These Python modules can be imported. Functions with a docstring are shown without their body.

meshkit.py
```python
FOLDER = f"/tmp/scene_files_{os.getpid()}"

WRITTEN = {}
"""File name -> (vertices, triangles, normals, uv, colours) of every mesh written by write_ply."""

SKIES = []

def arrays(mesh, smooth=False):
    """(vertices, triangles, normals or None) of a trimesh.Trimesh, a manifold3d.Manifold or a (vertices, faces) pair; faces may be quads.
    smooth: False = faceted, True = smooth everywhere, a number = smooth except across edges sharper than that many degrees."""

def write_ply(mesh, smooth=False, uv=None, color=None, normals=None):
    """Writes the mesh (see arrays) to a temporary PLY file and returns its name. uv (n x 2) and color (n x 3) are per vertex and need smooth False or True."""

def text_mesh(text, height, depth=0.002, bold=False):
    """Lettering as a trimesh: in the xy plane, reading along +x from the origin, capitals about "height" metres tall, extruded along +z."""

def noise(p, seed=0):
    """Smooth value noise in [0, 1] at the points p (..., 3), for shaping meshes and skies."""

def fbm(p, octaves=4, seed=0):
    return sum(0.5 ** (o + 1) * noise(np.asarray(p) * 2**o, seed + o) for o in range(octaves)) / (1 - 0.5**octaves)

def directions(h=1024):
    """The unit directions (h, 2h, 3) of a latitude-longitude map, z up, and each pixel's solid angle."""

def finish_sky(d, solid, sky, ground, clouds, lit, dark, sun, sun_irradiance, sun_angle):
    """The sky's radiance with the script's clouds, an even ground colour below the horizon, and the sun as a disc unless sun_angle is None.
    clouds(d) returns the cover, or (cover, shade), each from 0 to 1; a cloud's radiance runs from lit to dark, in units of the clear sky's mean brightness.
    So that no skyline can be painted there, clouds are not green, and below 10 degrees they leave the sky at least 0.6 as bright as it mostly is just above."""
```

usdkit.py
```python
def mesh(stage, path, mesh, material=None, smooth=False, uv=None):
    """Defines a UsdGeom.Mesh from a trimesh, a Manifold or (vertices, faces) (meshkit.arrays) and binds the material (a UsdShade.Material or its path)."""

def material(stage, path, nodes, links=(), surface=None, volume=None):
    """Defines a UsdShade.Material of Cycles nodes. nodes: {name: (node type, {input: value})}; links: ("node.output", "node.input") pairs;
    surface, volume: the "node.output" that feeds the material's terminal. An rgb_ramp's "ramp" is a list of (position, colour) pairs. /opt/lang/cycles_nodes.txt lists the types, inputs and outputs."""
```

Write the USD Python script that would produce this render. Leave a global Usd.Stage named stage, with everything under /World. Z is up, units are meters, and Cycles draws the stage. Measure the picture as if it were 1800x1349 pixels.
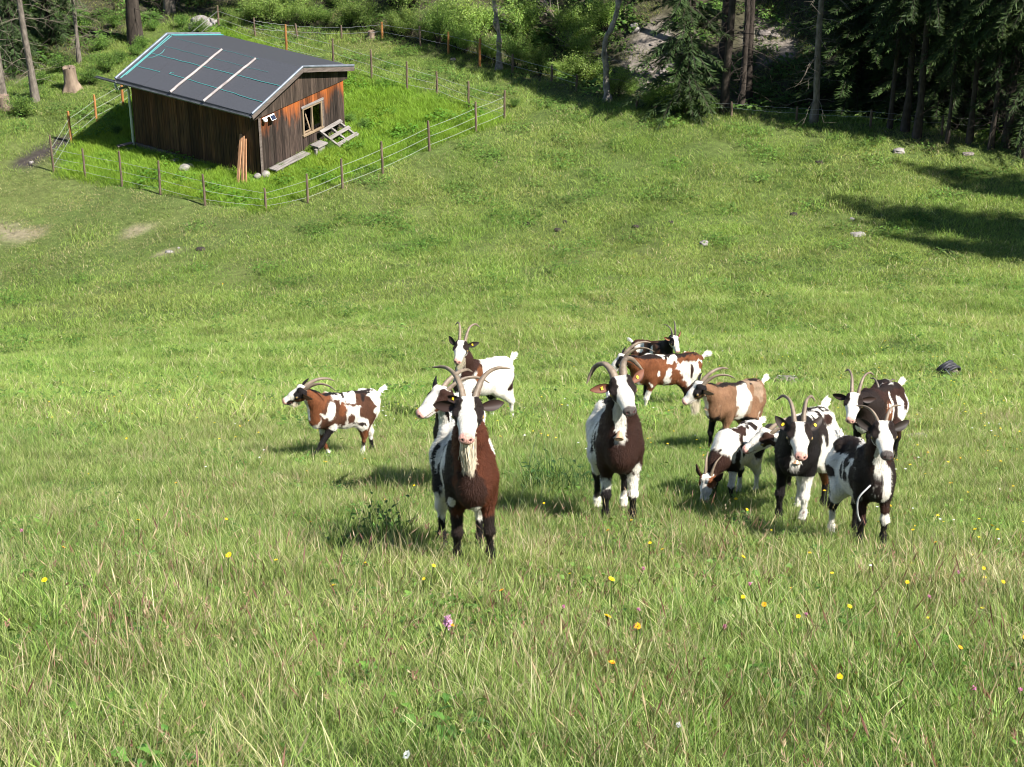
import math, random
import numpy as np, trimesh, usdkit, meshkit
from pxr import Usd, UsdGeom, UsdLux, UsdShade, Sdf, Gf, Vt

stage = Usd.Stage.CreateInMemory()
UsdGeom.SetStageUpAxis(stage, 'Z'); UsdGeom.SetStageMetersPerUnit(stage, 1.0)
world = UsdGeom.Xform.Define(stage, '/World'); stage.SetDefaultPrim(world.GetPrim())
UsdGeom.Scope.Define(stage, '/World/Looks')

# ------------------------------------------------------------------ camera, sky, sun, exposure
FPX, PITCH = 3600.0, 0.489            # focal length in pixels of an 1800 px wide picture; downward pitch
CP, SP = math.cos(PITCH), math.sin(PITCH)
cam = UsdGeom.Camera.Define(stage, '/World/camera')
cam.CreateHorizontalApertureAttr(36.0); cam.CreateVerticalApertureAttr(36.0*767/1024)
cam.CreateFocalLengthAttr(36.0*FPX/1800)
cam.CreateClippingRangeAttr(Gf.Vec2f(0.1, 3000))
cam.AddRotateXOp().Set(90-math.degrees(PITCH))
cam.CreateExposureAttr(1.62)
SUN_AZ = np.array([0.79, -0.61]); SUN_AZ /= np.linalg.norm(SUN_AZ); SUN_EL = math.radians(48)
SUN = np.array([SUN_AZ[0]*math.cos(SUN_EL), SUN_AZ[1]*math.cos(SUN_EL), math.sin(SUN_EL)])
usdkit.material(stage, '/World/Looks/sky_look', {
    's': ('sky_texture', {'sky_type': 'single_scattering', 'sun_disc': False, 'sun_elevation': SUN_EL,
                          'sun_rotation': math.atan2(SUN[0], SUN[1]), 'altitude': 1400.0, 'aerosol_density': 0.6}),
    'b': ('background_shader', {'strength': 0.07})}, [('s.color', 'b.color')], surface='b.background')
sky = UsdLux.DomeLight.Define(stage, '/World/sky')
UsdShade.MaterialBindingAPI.Apply(sky.GetPrim()).Bind(UsdShade.Material.Get(stage, '/World/Looks/sky_look'))
sky.GetPrim().SetCustomDataByKey('kind', 'structure')
sun = UsdLux.DistantLight.Define(stage, '/World/sun')
sun.CreateIntensityAttr(1.2); sun.CreateAngleAttr(0.53); sun.CreateNormalizeAttr(True)
sun.CreateColorAttr(Gf.Vec3f(1.0, 0.955, 0.88))
_z = Gf.Vec3d(*map(float, SUN)); _q = Gf.Rotation(Gf.Vec3d(0, 0, 1), _z).GetQuat()
sun.AddOrientOp(UsdGeom.XformOp.PrecisionDouble).Set(Gf.Quatd(_q))

# ------------------------------------------------------------------ helpers
_used = {}
def numbered(parent, name):
    k = (parent, name); n = _used.get(k, 0); _used[k] = n+1
    return f'{parent}/{name}' if n == 0 else f'{parent}/{name}_{n:03d}'
def pathof(p): return '/World' if p is None else str(p.GetPath())
def tag(prim, label=None, cat=None, group=None, kind=None):
    p = prim.GetPrim() if hasattr(prim, 'GetPrim') else prim
    for k, v in (('label', label), ('category', cat), ('group', group), ('kind', kind)):
        if v: p.SetCustomDataByKey(k, v)
    return p
def thing(name, label=None, cat=None, loc=(0, 0, 0), rotz=0.0, group=None, kind=None):
    x = UsdGeom.Xform.Define(stage, numbered('/World', name))
    x.AddTranslateOp().Set(Gf.Vec3d(*map(float, loc)))
    if rotz: x.AddRotateZOp().Set(math.degrees(rotz))
    return tag(x, label, cat, group, kind)
def obj(name, mesh, material, parent=None, smooth=False, col=None, label=None, cat=None, group=None, kind=None):
    m = usdkit.mesh(stage, numbered(pathof(parent), name), mesh, material, smooth=smooth)
    if col is not None:
        UsdGeom.PrimvarsAPI(m).CreatePrimvar('col', Sdf.ValueTypeNames.Color3fArray, 'vertex').Set(Vt.Vec3fArray.FromNumpy(np.asarray(col, np.float32)))
    return tag(m, label, cat, group, kind)
def copy_of(src, loc, rotz=0.0, scale=1.0, label=None, group=None, tilt=None):
    was = src.GetCustomData()
    x = UsdGeom.Xform.Define(stage, numbered('/World', src.GetName().rsplit('_0', 1)[0]))
    p = x.GetPrim(); p.GetReferences().AddInternalReference(src.GetPath()); p.SetInstanceable(True)
    x.ClearXformOpOrder()
    for a in list(p.GetAttributes()):
        if a.GetName().startswith('xformOp:'): p.RemoveProperty(a.GetName())
    place(x, loc, rotz, scale, tilt)
    tag(p, label or was['label'], was.get('category'), group or was.get('group'))
    return p
def place(x, loc, rotz=0.0, scale=1.0, tilt=None):
    m = Gf.Matrix4d().SetScale(Gf.Vec3d(*(scale if np.ndim(scale) else (scale,)*3)))
    m = m * Gf.Matrix4d().SetRotate(Gf.Rotation(Gf.Vec3d(0, 0, 1), math.degrees(rotz)))
    if tilt is not None: m = m * Gf.Matrix4d().SetRotate(Gf.Rotation(Gf.Vec3d(*tilt[0]), math.degrees(tilt[1])))
    m.SetTranslateOnly(Gf.Vec3d(*map(float, loc)))
    x.AddTransformOp().Set(m)
def cat(ms): return trimesh.util.concatenate(ms)
def box(a, b):
    a, b = np.minimum(a, b), np.maximum(a, b)
    m = trimesh.creation.box(np.asarray(b, float)-a); m.apply_translation((np.asarray(a, float)+b)/2); return m
def rbox(a, b, r=0.006):
    a, b = np.minimum(a, b).astype(float), np.maximum(a, b).astype(float)
    r = min(r, *(0.3*(b-a))); pts = []
    for i in range(8):
        c = np.where([(i >> k) & 1 for k in range(3)], b, a); s = np.where([(i >> k) & 1 for k in range(3)], -1, 1)
        for k in range(3):
            o = s*r; o[k] = 0; pts.append(c+o)
    return trimesh.convex.convex_hull(np.array(pts))
def bar(p, q, w, t, up=(0, 0, 1), r=0.004):
    p, q = np.asarray(p, float), np.asarray(q, float); d = q-p; L = np.linalg.norm(d); d /= L
    s = np.cross(d, up); s /= np.linalg.norm(s)+1e-12; n = np.cross(s, d)
    m = rbox((0, -w/2, -t/2), (L, w/2, t/2), r); M = np.eye(4); M[:3, 0], M[:3, 1], M[:3, 2], M[:3, 3] = d, -s, n, p
    M[:3, 1] = np.cross(n, d); m.apply_transform(M); return m
def tube(pts, rad, sides=8, cap=True):
    p = np.asarray(pts, float); n = len(p); rad = np.broadcast_to(rad, (n,)).astype(float)
    t = np.gradient(p, axis=0); t /= np.linalg.norm(t, axis=1, keepdims=True)+1e-12
    ref = np.array([0, 0, 1.0]) if abs(t[:, 2]).mean() < 0.9 else np.array([1.0, 0, 0])
    a = np.cross(t, ref); a /= np.linalg.norm(a, axis=1, keepdims=True)+1e-12; b = np.cross(t, a)
    th = np.arange(sides)*2*np.pi/sides
    v = p[:, None]+rad[:, None, None]*(np.cos(th)[None, :, None]*a[:, None]+np.sin(th)[None, :, None]*b[:, None])
    i, j = np.meshgrid(np.arange(n-1), np.arange(sides), indexing='ij'); j2 = (j+1) % sides
    q = np.stack([i*sides+j, (i+1)*sides+j, (i+1)*sides+j2, i*sides+j2], -1).reshape(-1, 4)
    f = np.vstack([q[:, [0, 1, 2]], q[:, [0, 2, 3]]]); v = v.reshape(-1, 3)
    if cap:
        k = len(v); v = np.vstack([v, p[0], p[-1]]); jj = np.arange(sides); j3 = (jj+1) % sides
        f = np.vstack([f, np.stack([np.full(sides, k), jj, j3], 1), np.stack([np.full(sides, k+1), (n-1)*sides+j3, (n-1)*sides+jj], 1)])
    return trimesh.Trimesh(v, f, process=False)
def spline(P, n):
    P = np.asarray(P, float); P = np.vstack([2*P[0]-P[1], P, 2*P[-1]-P[-2]]); out = []
    ts = np.linspace(0, len(P)-3-1e-6, n)
    for t in ts:
        i = int(t); u = t-i; a, b, c, d = P[i:i+4]
        out.append(0.5*((2*b)+(c-a)*u+(2*a-5*b+4*c-d)*u*u+(3*b-a-3*c+d)*u**3))
    return np.array(out)
def sm(x, a, b):
    t = np.clip((np.asarray(x, float)-a)/(b-a), 0, 1); return t*t*(3-2*t)
def fb(x, y, s, seed=0, o=3):
    p = np.stack([np.asarray(x, float)*s, np.asarray(y, float)*s, np.zeros_like(np.asarray(x, float))], -1)
    return meshkit.fbm(p, o, seed)-0.5
def ray(u, v):
    a, b = (u-900)/FPX, (v-674.5)/FPX; return np.array([a, CP-b*SP, -SP-b*CP])
def proj(p):
    p = np.asarray(p, float); Z = p[..., 1]*CP-p[..., 2]*SP; Y = -(p[..., 1]*SP+p[..., 2]*CP)
    return 900+FPX*p[..., 0]/Z, 674.5+FPX*Y/Z

# ------------------------------------------------------------------ ground shape
HB = np.array([-7.449, 56.668, -23.182]); HYAW = 0.972                 # corner of the hut
HX = np.array([math.cos(HYAW), math.sin(HYAW), 0]); HY = np.array([-math.sin(HYAW), math.cos(HYAW), 0])
def bench(x, y): return HB[2]+0.079*(np.clip(x, -26, 20)+7.45)+0.037*(y-56.67)
EDGE_U = np.array([(330, 55), (450, 62), (600, 72), (740, 90), (843, 118), (901, 132), (970, 150), (1040, 172), (1120, 196), (1230, 212), (1330, 220), (1450, 230), (1530, 236), (1620, 254), (1720, 268), (1800, 278), (1900, 288)], float)
def _bench_hit(u, v):
    d = ray(u, v); n = np.array([0.079, 0.037, -1.0]); p0 = np.array([-7.45, 56.67, HB[2]]); t = (n@p0)/(n@d); return d*t
EDGE = np.array([_bench_hit(u, v)[:2] for u, v in EDGE_U])
def edge_y(x): return np.interp(x, EDGE[:, 0], EDGE[:, 1], left=EDGE[0, 1]+1.0, right=EDGE[-1, 1])
def ground_raw(x, y):
    x, y = np.asarray(x, float), np.asarray(y, float)
    near = -1.815-0.4575*y
    y0, y1 = 17.0, 54.0
    za, zb = -1.815-0.4575*y0, bench(x, y1+0*y)
    t = np.clip((y-y0)/(y1-y0), 0, 1); h = y1-y0
    mid = (2*t**3-3*t**2+1)*za+(t**3-2*t**2+t)*h*(-0.4575)+(-2*t**3+3*t**2)*zb+(t**3-t**2)*h*0.0
    z = np.where(y < y0, near, np.where(y < y1, mid, bench(x, y)))
    e = y-edge_y(x); g = sm(x, -3.0, 3.0)
    z = z-g*1.5*sm(e, 0.3, 4.5)
    rise = np.maximum(e-np.where(g > 0.5, 5.0, 2.0+3*g), 0)
    rise = rise*rise/(rise+3.0)
    z = z+rise*(0.22+0.33*g)
    left = sm(-x, 15.0, 30.0)*sm(y, 40, 55)
    z = z+left*2.0
    amp = sm(y, 14, 30)*(1-0.75*sm(-np.hypot(x-HB[0]+1.0, y-HB[1]-2.0), -11, -7))
    z = z+fb(x, y, 0.11, 3)*0.9*amp+fb(x, y, 0.4, 4)*0.36*(0.3+0.7*amp)+fb(x, y, 1.2, 5)*(.08+.10*amp)
    return z
GS = 0.4
GX = np.arange(-70, 70.01, GS); GY = np.arange(-24, 165.01, GS)
_gx, _gy = np.meshgrid(GX, GY, indexing='ij'); GZ = ground_raw(_gx, _gy)
def ground(x, y):
    x, y = np.asarray(x, float), np.asarray(y, float)
    i = np.clip((x-GX[0])/GS, 0, len(GX)-1.001); j = np.clip((y-GY[0])/GS, 0, len(GY)-1.001)
    a, b = i.astype(int), j.astype(int); s, t = i-a, j-b
    return (GZ[a, b]*(1-s)+GZ[a+1, b]*s)*(1-t)+(GZ[a, b+1]*(1-s)+GZ[a+1, b+1]*s)*t
def at(u, v):
    d = ray(u, v); s = np.linspace(3, 150, 6000); p = d[None]*s[:, None]
    k = np.argmax(p[:, 2] < ground(p[:, 0], p[:, 1])); return np.array([p[k, 0], p[k, 1], float(ground(p[k, 0], p[k, 1]))])
# ------------------------------------------------------------------ materials
def mat(name, nodes, links, surface='p.BSDF', volume=None):
    return usdkit.material(stage, '/World/Looks/'+name, nodes, links, surface=surface, volume=volume)
def simple(name, c1, c2, scale=6.0, rough=0.7, stretch=(1, 1, 1), bump=0.15, detail=5.0, spec=0.35, metallic=0.0, coord='object', dist=0.01, extra=None):
    n = {'tc': ('texture_coordinate', {}), 'mp': ('mapping', {'scale': stretch}),
         'n': ('noise_texture', {'scale': scale, 'detail': detail, 'roughness': 0.62}),
         'r': ('rgb_ramp', {'ramp': [(0.3, c1), (0.7, c2)]}),
         'b': ('bump', {'strength': bump, 'distance': dist}),
         'p': ('principled_bsdf', {'roughness': rough, 'specular_ior_level': spec, 'metallic': metallic})}
    l = [('tc.'+coord, 'mp.vector'), ('mp.vector', 'n.vector'), ('n.fac', 'r.fac'), ('r.color', 'p.base_color'), ('n.fac', 'b.height'), ('b.normal', 'p.normal')]
    return mat(name, n, l)
def foliage(name, trans=0.35, tint=(1, 1, 1), world=0.0, ramp=None, rough=0.55, spec=0.25, vary=0.35, scale=0.35, tcol=(1.25, 1.15, 0.45)):
    """per-vertex leaf colour, varied from plant to plant and in patches across the ground"""
    n = {'a': ('attribute', {'attribute': 'col'}), 'oi': ('object_info', {}),
         'g': ('geometry', {}), 'n': ('noise_texture', {'scale': scale, 'detail': 3.0, 'roughness': 0.6}),
         'r': ('rgb_ramp', {'ramp': ramp or [(0.3, (0.9, 0.95, 0.9)), (0.55, (1.0, 1.0, 1.0)), (0.75, (1.25, 1.08, 1.1))]}),
         'm1': ('mix_color', {'blend_type': 'multiply', 'fac': 1.0}),
         'mr': ('map_range', {'from_min': 0.0, 'from_max': 1.0, 'to_min': 1.0-vary, 'to_max': 1.0+vary}),
         'h': ('hsv', {'hue': 0.5, 'saturation': 1.0, 'fac': 1.0}),
         'tm': ('mix_color', {'blend_type': 'multiply', 'fac': 1.0, 'b': tcol}),
         'p': ('principled_bsdf', {'roughness': rough, 'specular_ior_level': spec}),
         't': ('translucent_bsdf', {}), 'x': ('mix_closure', {'fac': trans})}
    l = [('g.position', 'n.vector'), ('n.fac', 'r.fac'), ('a.color', 'm1.a'), ('r.color', 'm1.b'), ('oi.random', 'mr.value'), ('mr.result', 'h.value'),
         ('m1.result', 'h.color'), ('h.color', 'p.base_color'), ('h.color', 'tm.a'), ('tm.result', 't.color'), ('p.BSDF', 'x.closure1'), ('t.BSDF', 'x.closure2')]
    return mat(name, n, l, surface='x.closure')
M = {}
M['grass'] = foliage('grass_look', trans=0.4, scale=0.30, vary=0.3, ramp=[(0.28, (0.85, 0.98, 0.8)), (0.5, (1.05, 1.05, 1.05)), (0.72, (1.32, 1.14, 1.4))])
M['lush'] = foliage('lush_grass_look', trans=0.45, scale=0.5, vary=0.2)
M['leaf'] = foliage('leaf_look', trans=0.45, scale=0.6, vary=0.3, tcol=(1.2, 1.2, 0.4))
M['needle'] = foliage('needle_look', trans=0.25, scale=0.5, vary=0.3, rough=0.6, tcol=(1.1, 1.2, 0.5))
M['flower'] = foliage('petal_look', trans=0.25, scale=1.0, vary=0.12, tcol=(1, 1, 1))
M['ground'] = mat('ground_look', {'a': ('attribute', {'attribute': 'col'}), 'g': ('geometry', {}), 'n': ('noise_texture', {'scale': 5.0, 'detail': 8.0, 'roughness': 0.7}),
    'mr': ('map_range', {'from_min': 0.25, 'from_max': 0.75, 'to_min': 0.45, 'to_max': 1.6}), 'h': ('hsv', {}), 'b': ('bump', {'strength': 0.7, 'distance': 0.05}),
    'p': ('principled_bsdf', {'roughness': 0.95, 'specular_ior_level': 0.1})},
    [('g.position', 'n.vector'), ('n.fac', 'mr.value'), ('mr.result', 'h.value'), ('a.color', 'h.color'), ('h.color', 'p.base_color'), ('n.fac', 'b.height'), ('b.normal', 'p.normal')])
M['bark'] = simple('bark_look', (0.016, 0.013, 0.011), (0.060, 0.048, 0.039), scale=9, stretch=(1, 1, 0.35), bump=0.9, rough=0.9, dist=0.03, spec=0.15)
M['bark_grey'] = simple('grey_bark_look', (0.055, 0.046, 0.038), (0.18, 0.155, 0.128), scale=9, stretch=(1, 1, 0.4), bump=0.8, rough=0.9, dist=0.03, spec=0.15)
M['bark_birch'] = simple('pale_bark_look', (0.06, 0.05, 0.043), (0.28, 0.25, 0.21), scale=7, stretch=(1, 1, 0.8), bump=0.6, rough=0.85, dist=0.03)
M['stump'] = simple('stump_look', (0.075, 0.052, 0.037), (0.22, 0.165, 0.12), scale=6, stretch=(1, 1, 0.3), bump=0.8, rough=0.9, dist=0.03)
M['twig'] = simple('dead_twig_look', (0.10, 0.082, 0.064), (0.22, 0.185, 0.145), scale=20, bump=0.2, rough=0.9)
M['post_old'] = simple('old_post_look', (0.055, 0.036, 0.025), (0.155, 0.112, 0.078), scale=14, stretch=(1, 1, 0.2), bump=0.4, rough=0.85)
M['post_new'] = simple('new_post_look', (0.22, 0.09, 0.024), (0.36, 0.17, 0.055), scale=10, stretch=(1, 1, 0.15), bump=0.3, rough=0.75)
M['rope'] = simple('fence_rope_look', (0.24, 0.245, 0.24), (0.38, 0.385, 0.38), scale=40, bump=0.0, rough=0.6)
M['felt'] = simple('roof_felt_look', (0.031, 0.033, 0.039), (0.046, 0.048, 0.056), scale=28.0, bump=0.25, rough=0.6, spec=0.4, detail=9, dist=0.006)
M['zinc'] = simple('zinc_look', (0.13, 0.15, 0.18), (0.26, 0.29, 0.34), scale=5, bump=0.05, rough=0.4, metallic=0.55, spec=0.5)
M['pole'] = simple('roof_pole_look', (0.14, 0.118, 0.114), (0.29, 0.26, 0.25), scale=9, stretch=(0.3, 1, 1), bump=0.3, rough=0.7)
M['cord'] = simple('teal_cord_look', (0.03, 0.15, 0.15), (0.07, 0.25, 0.245), scale=18, bump=0.0, rough=0.6)
M['wood_grey'] = simple('grey_wood_look', (0.075, 0.066, 0.06), (0.23, 0.21, 0.195), scale=8, stretch=(0.25, 2, 2), bump=0.35, rough=0.85)
M['wood_new'] = simple('fresh_wood_look', (0.22, 0.105, 0.05), (0.36, 0.20, 0.11), scale=5, stretch=(2, 2, 0.3), bump=0.2, rough=0.7)
M['frame'] = simple('window_frame_look', (0.13, 0.092, 0.058), (0.235, 0.175, 0.112), scale=7, stretch=(1, 1, 0.5), bump=0.15, rough=0.6)
M['trim'] = simple('weathered_trim_look', (0.05, 0.038, 0.032), (0.13, 0.105, 0.09), scale=7, stretch=(0.4, 2, 2), bump=0.3, rough=0.85)
M['stone'] = simple('stone_look', (0.10, 0.09, 0.082), (0.27, 0.25, 0.235), scale=7, bump=0.8, rough=0.9, dist=0.03)
M['stone_dark'] = simple('dark_stone_look', (0.08, 0.07, 0.063), (0.18, 0.155, 0.14), scale=6, bump=0.8, rough=0.9, dist=0.03)
M['mud'] = simple('mud_look', (0.012, 0.009, 0.007), (0.035, 0.027, 0.02), scale=14, bump=0.8, rough=0.95, dist=0.03)
M['black'] = simple('black_rubber_look', (0.012, 0.012, 0.014), (0.04, 0.04, 0.045), scale=14, bump=0.4, rough=0.55)
M['dark_room'] = simple('dark_interior_look', (0.02, 0.016, 0.013), (0.04, 0.03, 0.025), scale=4, bump=0.0, rough=0.9)
M['white_plastic'] = simple('white_plastic_look', (0.62, 0.62, 0.62), (0.72, 0.72, 0.72), scale=10, bump=0.0, rough=0.4)
M['glass'] = mat('window_glass_look', {'t': ('transparent_bsdf', {'color': (0.9, 0.93, 0.91)}), 'g': ('glossy_bsdf', {'color': (0.9, 0.9, 0.9), 'roughness': 0.02}),
    'f': ('fresnel', {'IOR': 1.5}), 'x': ('mix_closure', {})}, [('f.fac', 'x.fac'), ('t.BSDF', 'x.closure1'), ('g.BSDF', 'x.closure2')], surface='x.closure')
M['solar'] = simple('solar_cell_look', (0.012, 0.016, 0.03), (0.02, 0.025, 0.05), scale=30, bump=0.0, rough=0.15, spec=0.6)
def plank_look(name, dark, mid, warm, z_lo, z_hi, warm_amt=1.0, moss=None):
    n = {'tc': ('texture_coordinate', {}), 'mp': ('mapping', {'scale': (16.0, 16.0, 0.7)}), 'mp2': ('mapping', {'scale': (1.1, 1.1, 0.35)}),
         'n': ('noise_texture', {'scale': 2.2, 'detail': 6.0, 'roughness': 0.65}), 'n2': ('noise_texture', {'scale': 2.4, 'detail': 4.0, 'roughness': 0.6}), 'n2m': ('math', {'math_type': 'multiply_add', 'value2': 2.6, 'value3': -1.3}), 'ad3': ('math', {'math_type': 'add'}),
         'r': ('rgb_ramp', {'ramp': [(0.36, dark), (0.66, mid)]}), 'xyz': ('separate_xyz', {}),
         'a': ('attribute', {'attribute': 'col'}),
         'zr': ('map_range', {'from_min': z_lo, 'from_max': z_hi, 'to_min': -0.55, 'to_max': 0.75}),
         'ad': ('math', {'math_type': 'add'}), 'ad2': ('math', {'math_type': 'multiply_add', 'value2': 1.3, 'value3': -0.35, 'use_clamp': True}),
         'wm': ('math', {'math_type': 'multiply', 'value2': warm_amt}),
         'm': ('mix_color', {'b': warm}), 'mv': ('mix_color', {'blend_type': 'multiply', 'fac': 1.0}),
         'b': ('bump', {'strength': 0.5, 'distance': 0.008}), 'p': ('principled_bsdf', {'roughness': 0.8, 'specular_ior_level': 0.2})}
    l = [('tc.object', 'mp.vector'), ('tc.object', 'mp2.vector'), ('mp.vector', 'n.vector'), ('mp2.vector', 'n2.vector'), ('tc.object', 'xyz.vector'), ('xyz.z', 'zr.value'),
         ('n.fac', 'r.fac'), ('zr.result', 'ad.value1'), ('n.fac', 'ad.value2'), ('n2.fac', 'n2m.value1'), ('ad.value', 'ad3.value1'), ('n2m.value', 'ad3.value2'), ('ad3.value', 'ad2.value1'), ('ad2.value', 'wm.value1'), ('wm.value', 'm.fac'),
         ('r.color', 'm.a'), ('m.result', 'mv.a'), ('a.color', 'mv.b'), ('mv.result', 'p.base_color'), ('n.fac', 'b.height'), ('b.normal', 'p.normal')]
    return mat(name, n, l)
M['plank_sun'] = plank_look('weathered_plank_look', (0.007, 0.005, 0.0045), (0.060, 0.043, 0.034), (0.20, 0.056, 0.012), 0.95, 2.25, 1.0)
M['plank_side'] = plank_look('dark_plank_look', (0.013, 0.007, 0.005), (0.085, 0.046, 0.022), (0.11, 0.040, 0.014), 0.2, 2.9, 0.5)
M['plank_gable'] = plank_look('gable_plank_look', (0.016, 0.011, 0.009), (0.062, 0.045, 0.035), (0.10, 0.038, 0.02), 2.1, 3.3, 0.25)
M['coat'] = mat('coat_look', {'a': ('attribute', {'attribute': 'col'}), 'tc': ('texture_coordinate', {}), 'mp': ('mapping', {'scale': (26, 26, 8)}),
    'n': ('noise_texture', {'scale': 6.0, 'detail': 5.0, 'roughness': 0.65}), 'mr': ('map_range', {'from_min': 0.25, 'from_max': 0.75, 'to_min': 0.66, 'to_max': 1.25}), 'h': ('hsv', {}),
    'b': ('bump', {'strength': 0.9, 'distance': 0.016}), 'p': ('principled_bsdf', {'roughness': 0.6, 'specular_ior_level': 0.16})},
    [('tc.object', 'mp.vector'), ('mp.vector', 'n.vector'), ('n.fac', 'mr.value'), ('mr.result', 'h.value'), ('a.color', 'h.color'), ('h.color', 'p.base_color'), ('n.fac', 'b.height'), ('b.normal', 'p.normal')])
M['hair'] = mat('hair_look', {'a': ('attribute', {'attribute': 'col'}), 'p': ('principled_bsdf', {'roughness': 0.55, 'specular_ior_level': 0.16})}, [('a.color', 'p.base_color')])
M['horn'] = simple('horn_look', (0.075, 0.054, 0.037), (0.20, 0.155, 0.112), scale=16, bump=0.35, rough=0.55, spec=0.35)
M['horn_dark'] = simple('dark_horn_look', (0.045, 0.035, 0.028), (0.14, 0.112, 0.088), scale=16, bump=0.35, rough=0.55, spec=0.35)
M['eye'] = mat('eye_look', {'a': ('attribute', {'attribute': 'col'}), 'p': ('principled_bsdf', {'roughness': 0.08, 'specular_ior_level': 0.6})}, [('a.color', 'p.base_color')])
M['leather'] = simple('collar_leather_look', (0.05, 0.035, 0.025), (0.12, 0.085, 0.06), scale=20, bump=0.2, rough=0.6)
M['collar_green'] = simple('green_collar_look', (0.05, 0.07, 0.03), (0.10, 0.12, 0.06), scale=20, bump=0.2, rough=0.6)
M['collar_grey'] = simple('grey_collar_look', (0.18, 0.16, 0.13), (0.33, 0.30, 0.25), scale=20, bump=0.2, rough=0.6)
M['bell'] = simple('bell_look', (0.42, 0.24, 0.13), (0.66, 0.44, 0.28), scale=12, bump=0.1, rough=0.4, metallic=0.5)
M['tag_yellow'] = simple('ear_tag_look', (0.72, 0.50, 0.02), (0.80, 0.58, 0.03), scale=10, bump=0.0, rough=0.45)
# ------------------------------------------------------------------ ground sheet
def build_ground():
    xs = np.unique(np.concatenate([np.arange(-70, -26, 1.2), np.arange(-26, 26, .4), np.arange(26, 70.1, 1.2)])); ys = np.unique(np.concatenate([np.arange(-24, 2, 1.2), np.arange(2, 90, .4), np.arange(90, 165, 1.2)]))
    X, Y = np.meshgrid(xs, ys, indexing='ij'); Z = ground(X, Y); n, m = X.shape
    v = np.stack([X, Y, Z], -1).reshape(-1, 3); i, j = np.meshgrid(np.arange(n-1), np.arange(m-1), indexing='ij')
    q = np.stack([i*m+j, (i+1)*m+j, (i+1)*m+j+1, i*m+j+1], -1).reshape(-1, 4)
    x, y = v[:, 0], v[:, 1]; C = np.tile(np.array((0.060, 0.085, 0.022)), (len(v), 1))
    def mix(w, c): C[:] = C*(1-w[:, None])+np.asarray(c)*w[:, None]
    mix(sm(fb(x, y, .25, 31), -.05, .2)*.6, (0.095, 0.11, 0.035))
    mix(lush_mask(x, y), (0.055, 0.13, 0.012))
    mix(sm(y-edge_y(x)+fb(x, y, .5, 32)*2, -0.3, .8)*(x > EDGE[0, 0]-2), (0.045, 0.042, 0.026))
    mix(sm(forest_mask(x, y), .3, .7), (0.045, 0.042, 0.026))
    mix(mud_mask(x, y), (0.040, 0.034, 0.030)); mix(bare_mask(x, y)*.8, (0.20, 0.165, 0.115)); mix(bank_mask(x, y), (0.15, 0.13, 0.11))
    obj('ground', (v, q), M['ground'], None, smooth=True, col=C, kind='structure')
ENC = np.array([at(u, v_)[:2] for u, v_ in ((93, 304), (468, 370), (887, 211), (824, 191), (654, 139), (503, 96), (380, 50), (217, 188), (128, 251))])
def _inside(x, y, poly):
    x, y = np.asarray(x, float), np.asarray(y, float); r = np.zeros(x.shape, bool); n = len(poly)
    for i in range(n):
        (x1, y1), (x2, y2) = poly[i], poly[(i+1) % n]
        r ^= ((y1 > y) != (y2 > y)) & (x < (x2-x1)*(y-y1)/(y2-y1+1e-12)+x1)
    return r
def lush_mask(x, y):
    return _inside(x, y, ENC)*np.clip(1.0-sm(fb(x, y, .6, 41)+.0, .12, .3)*.5, 0, 1)
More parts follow.
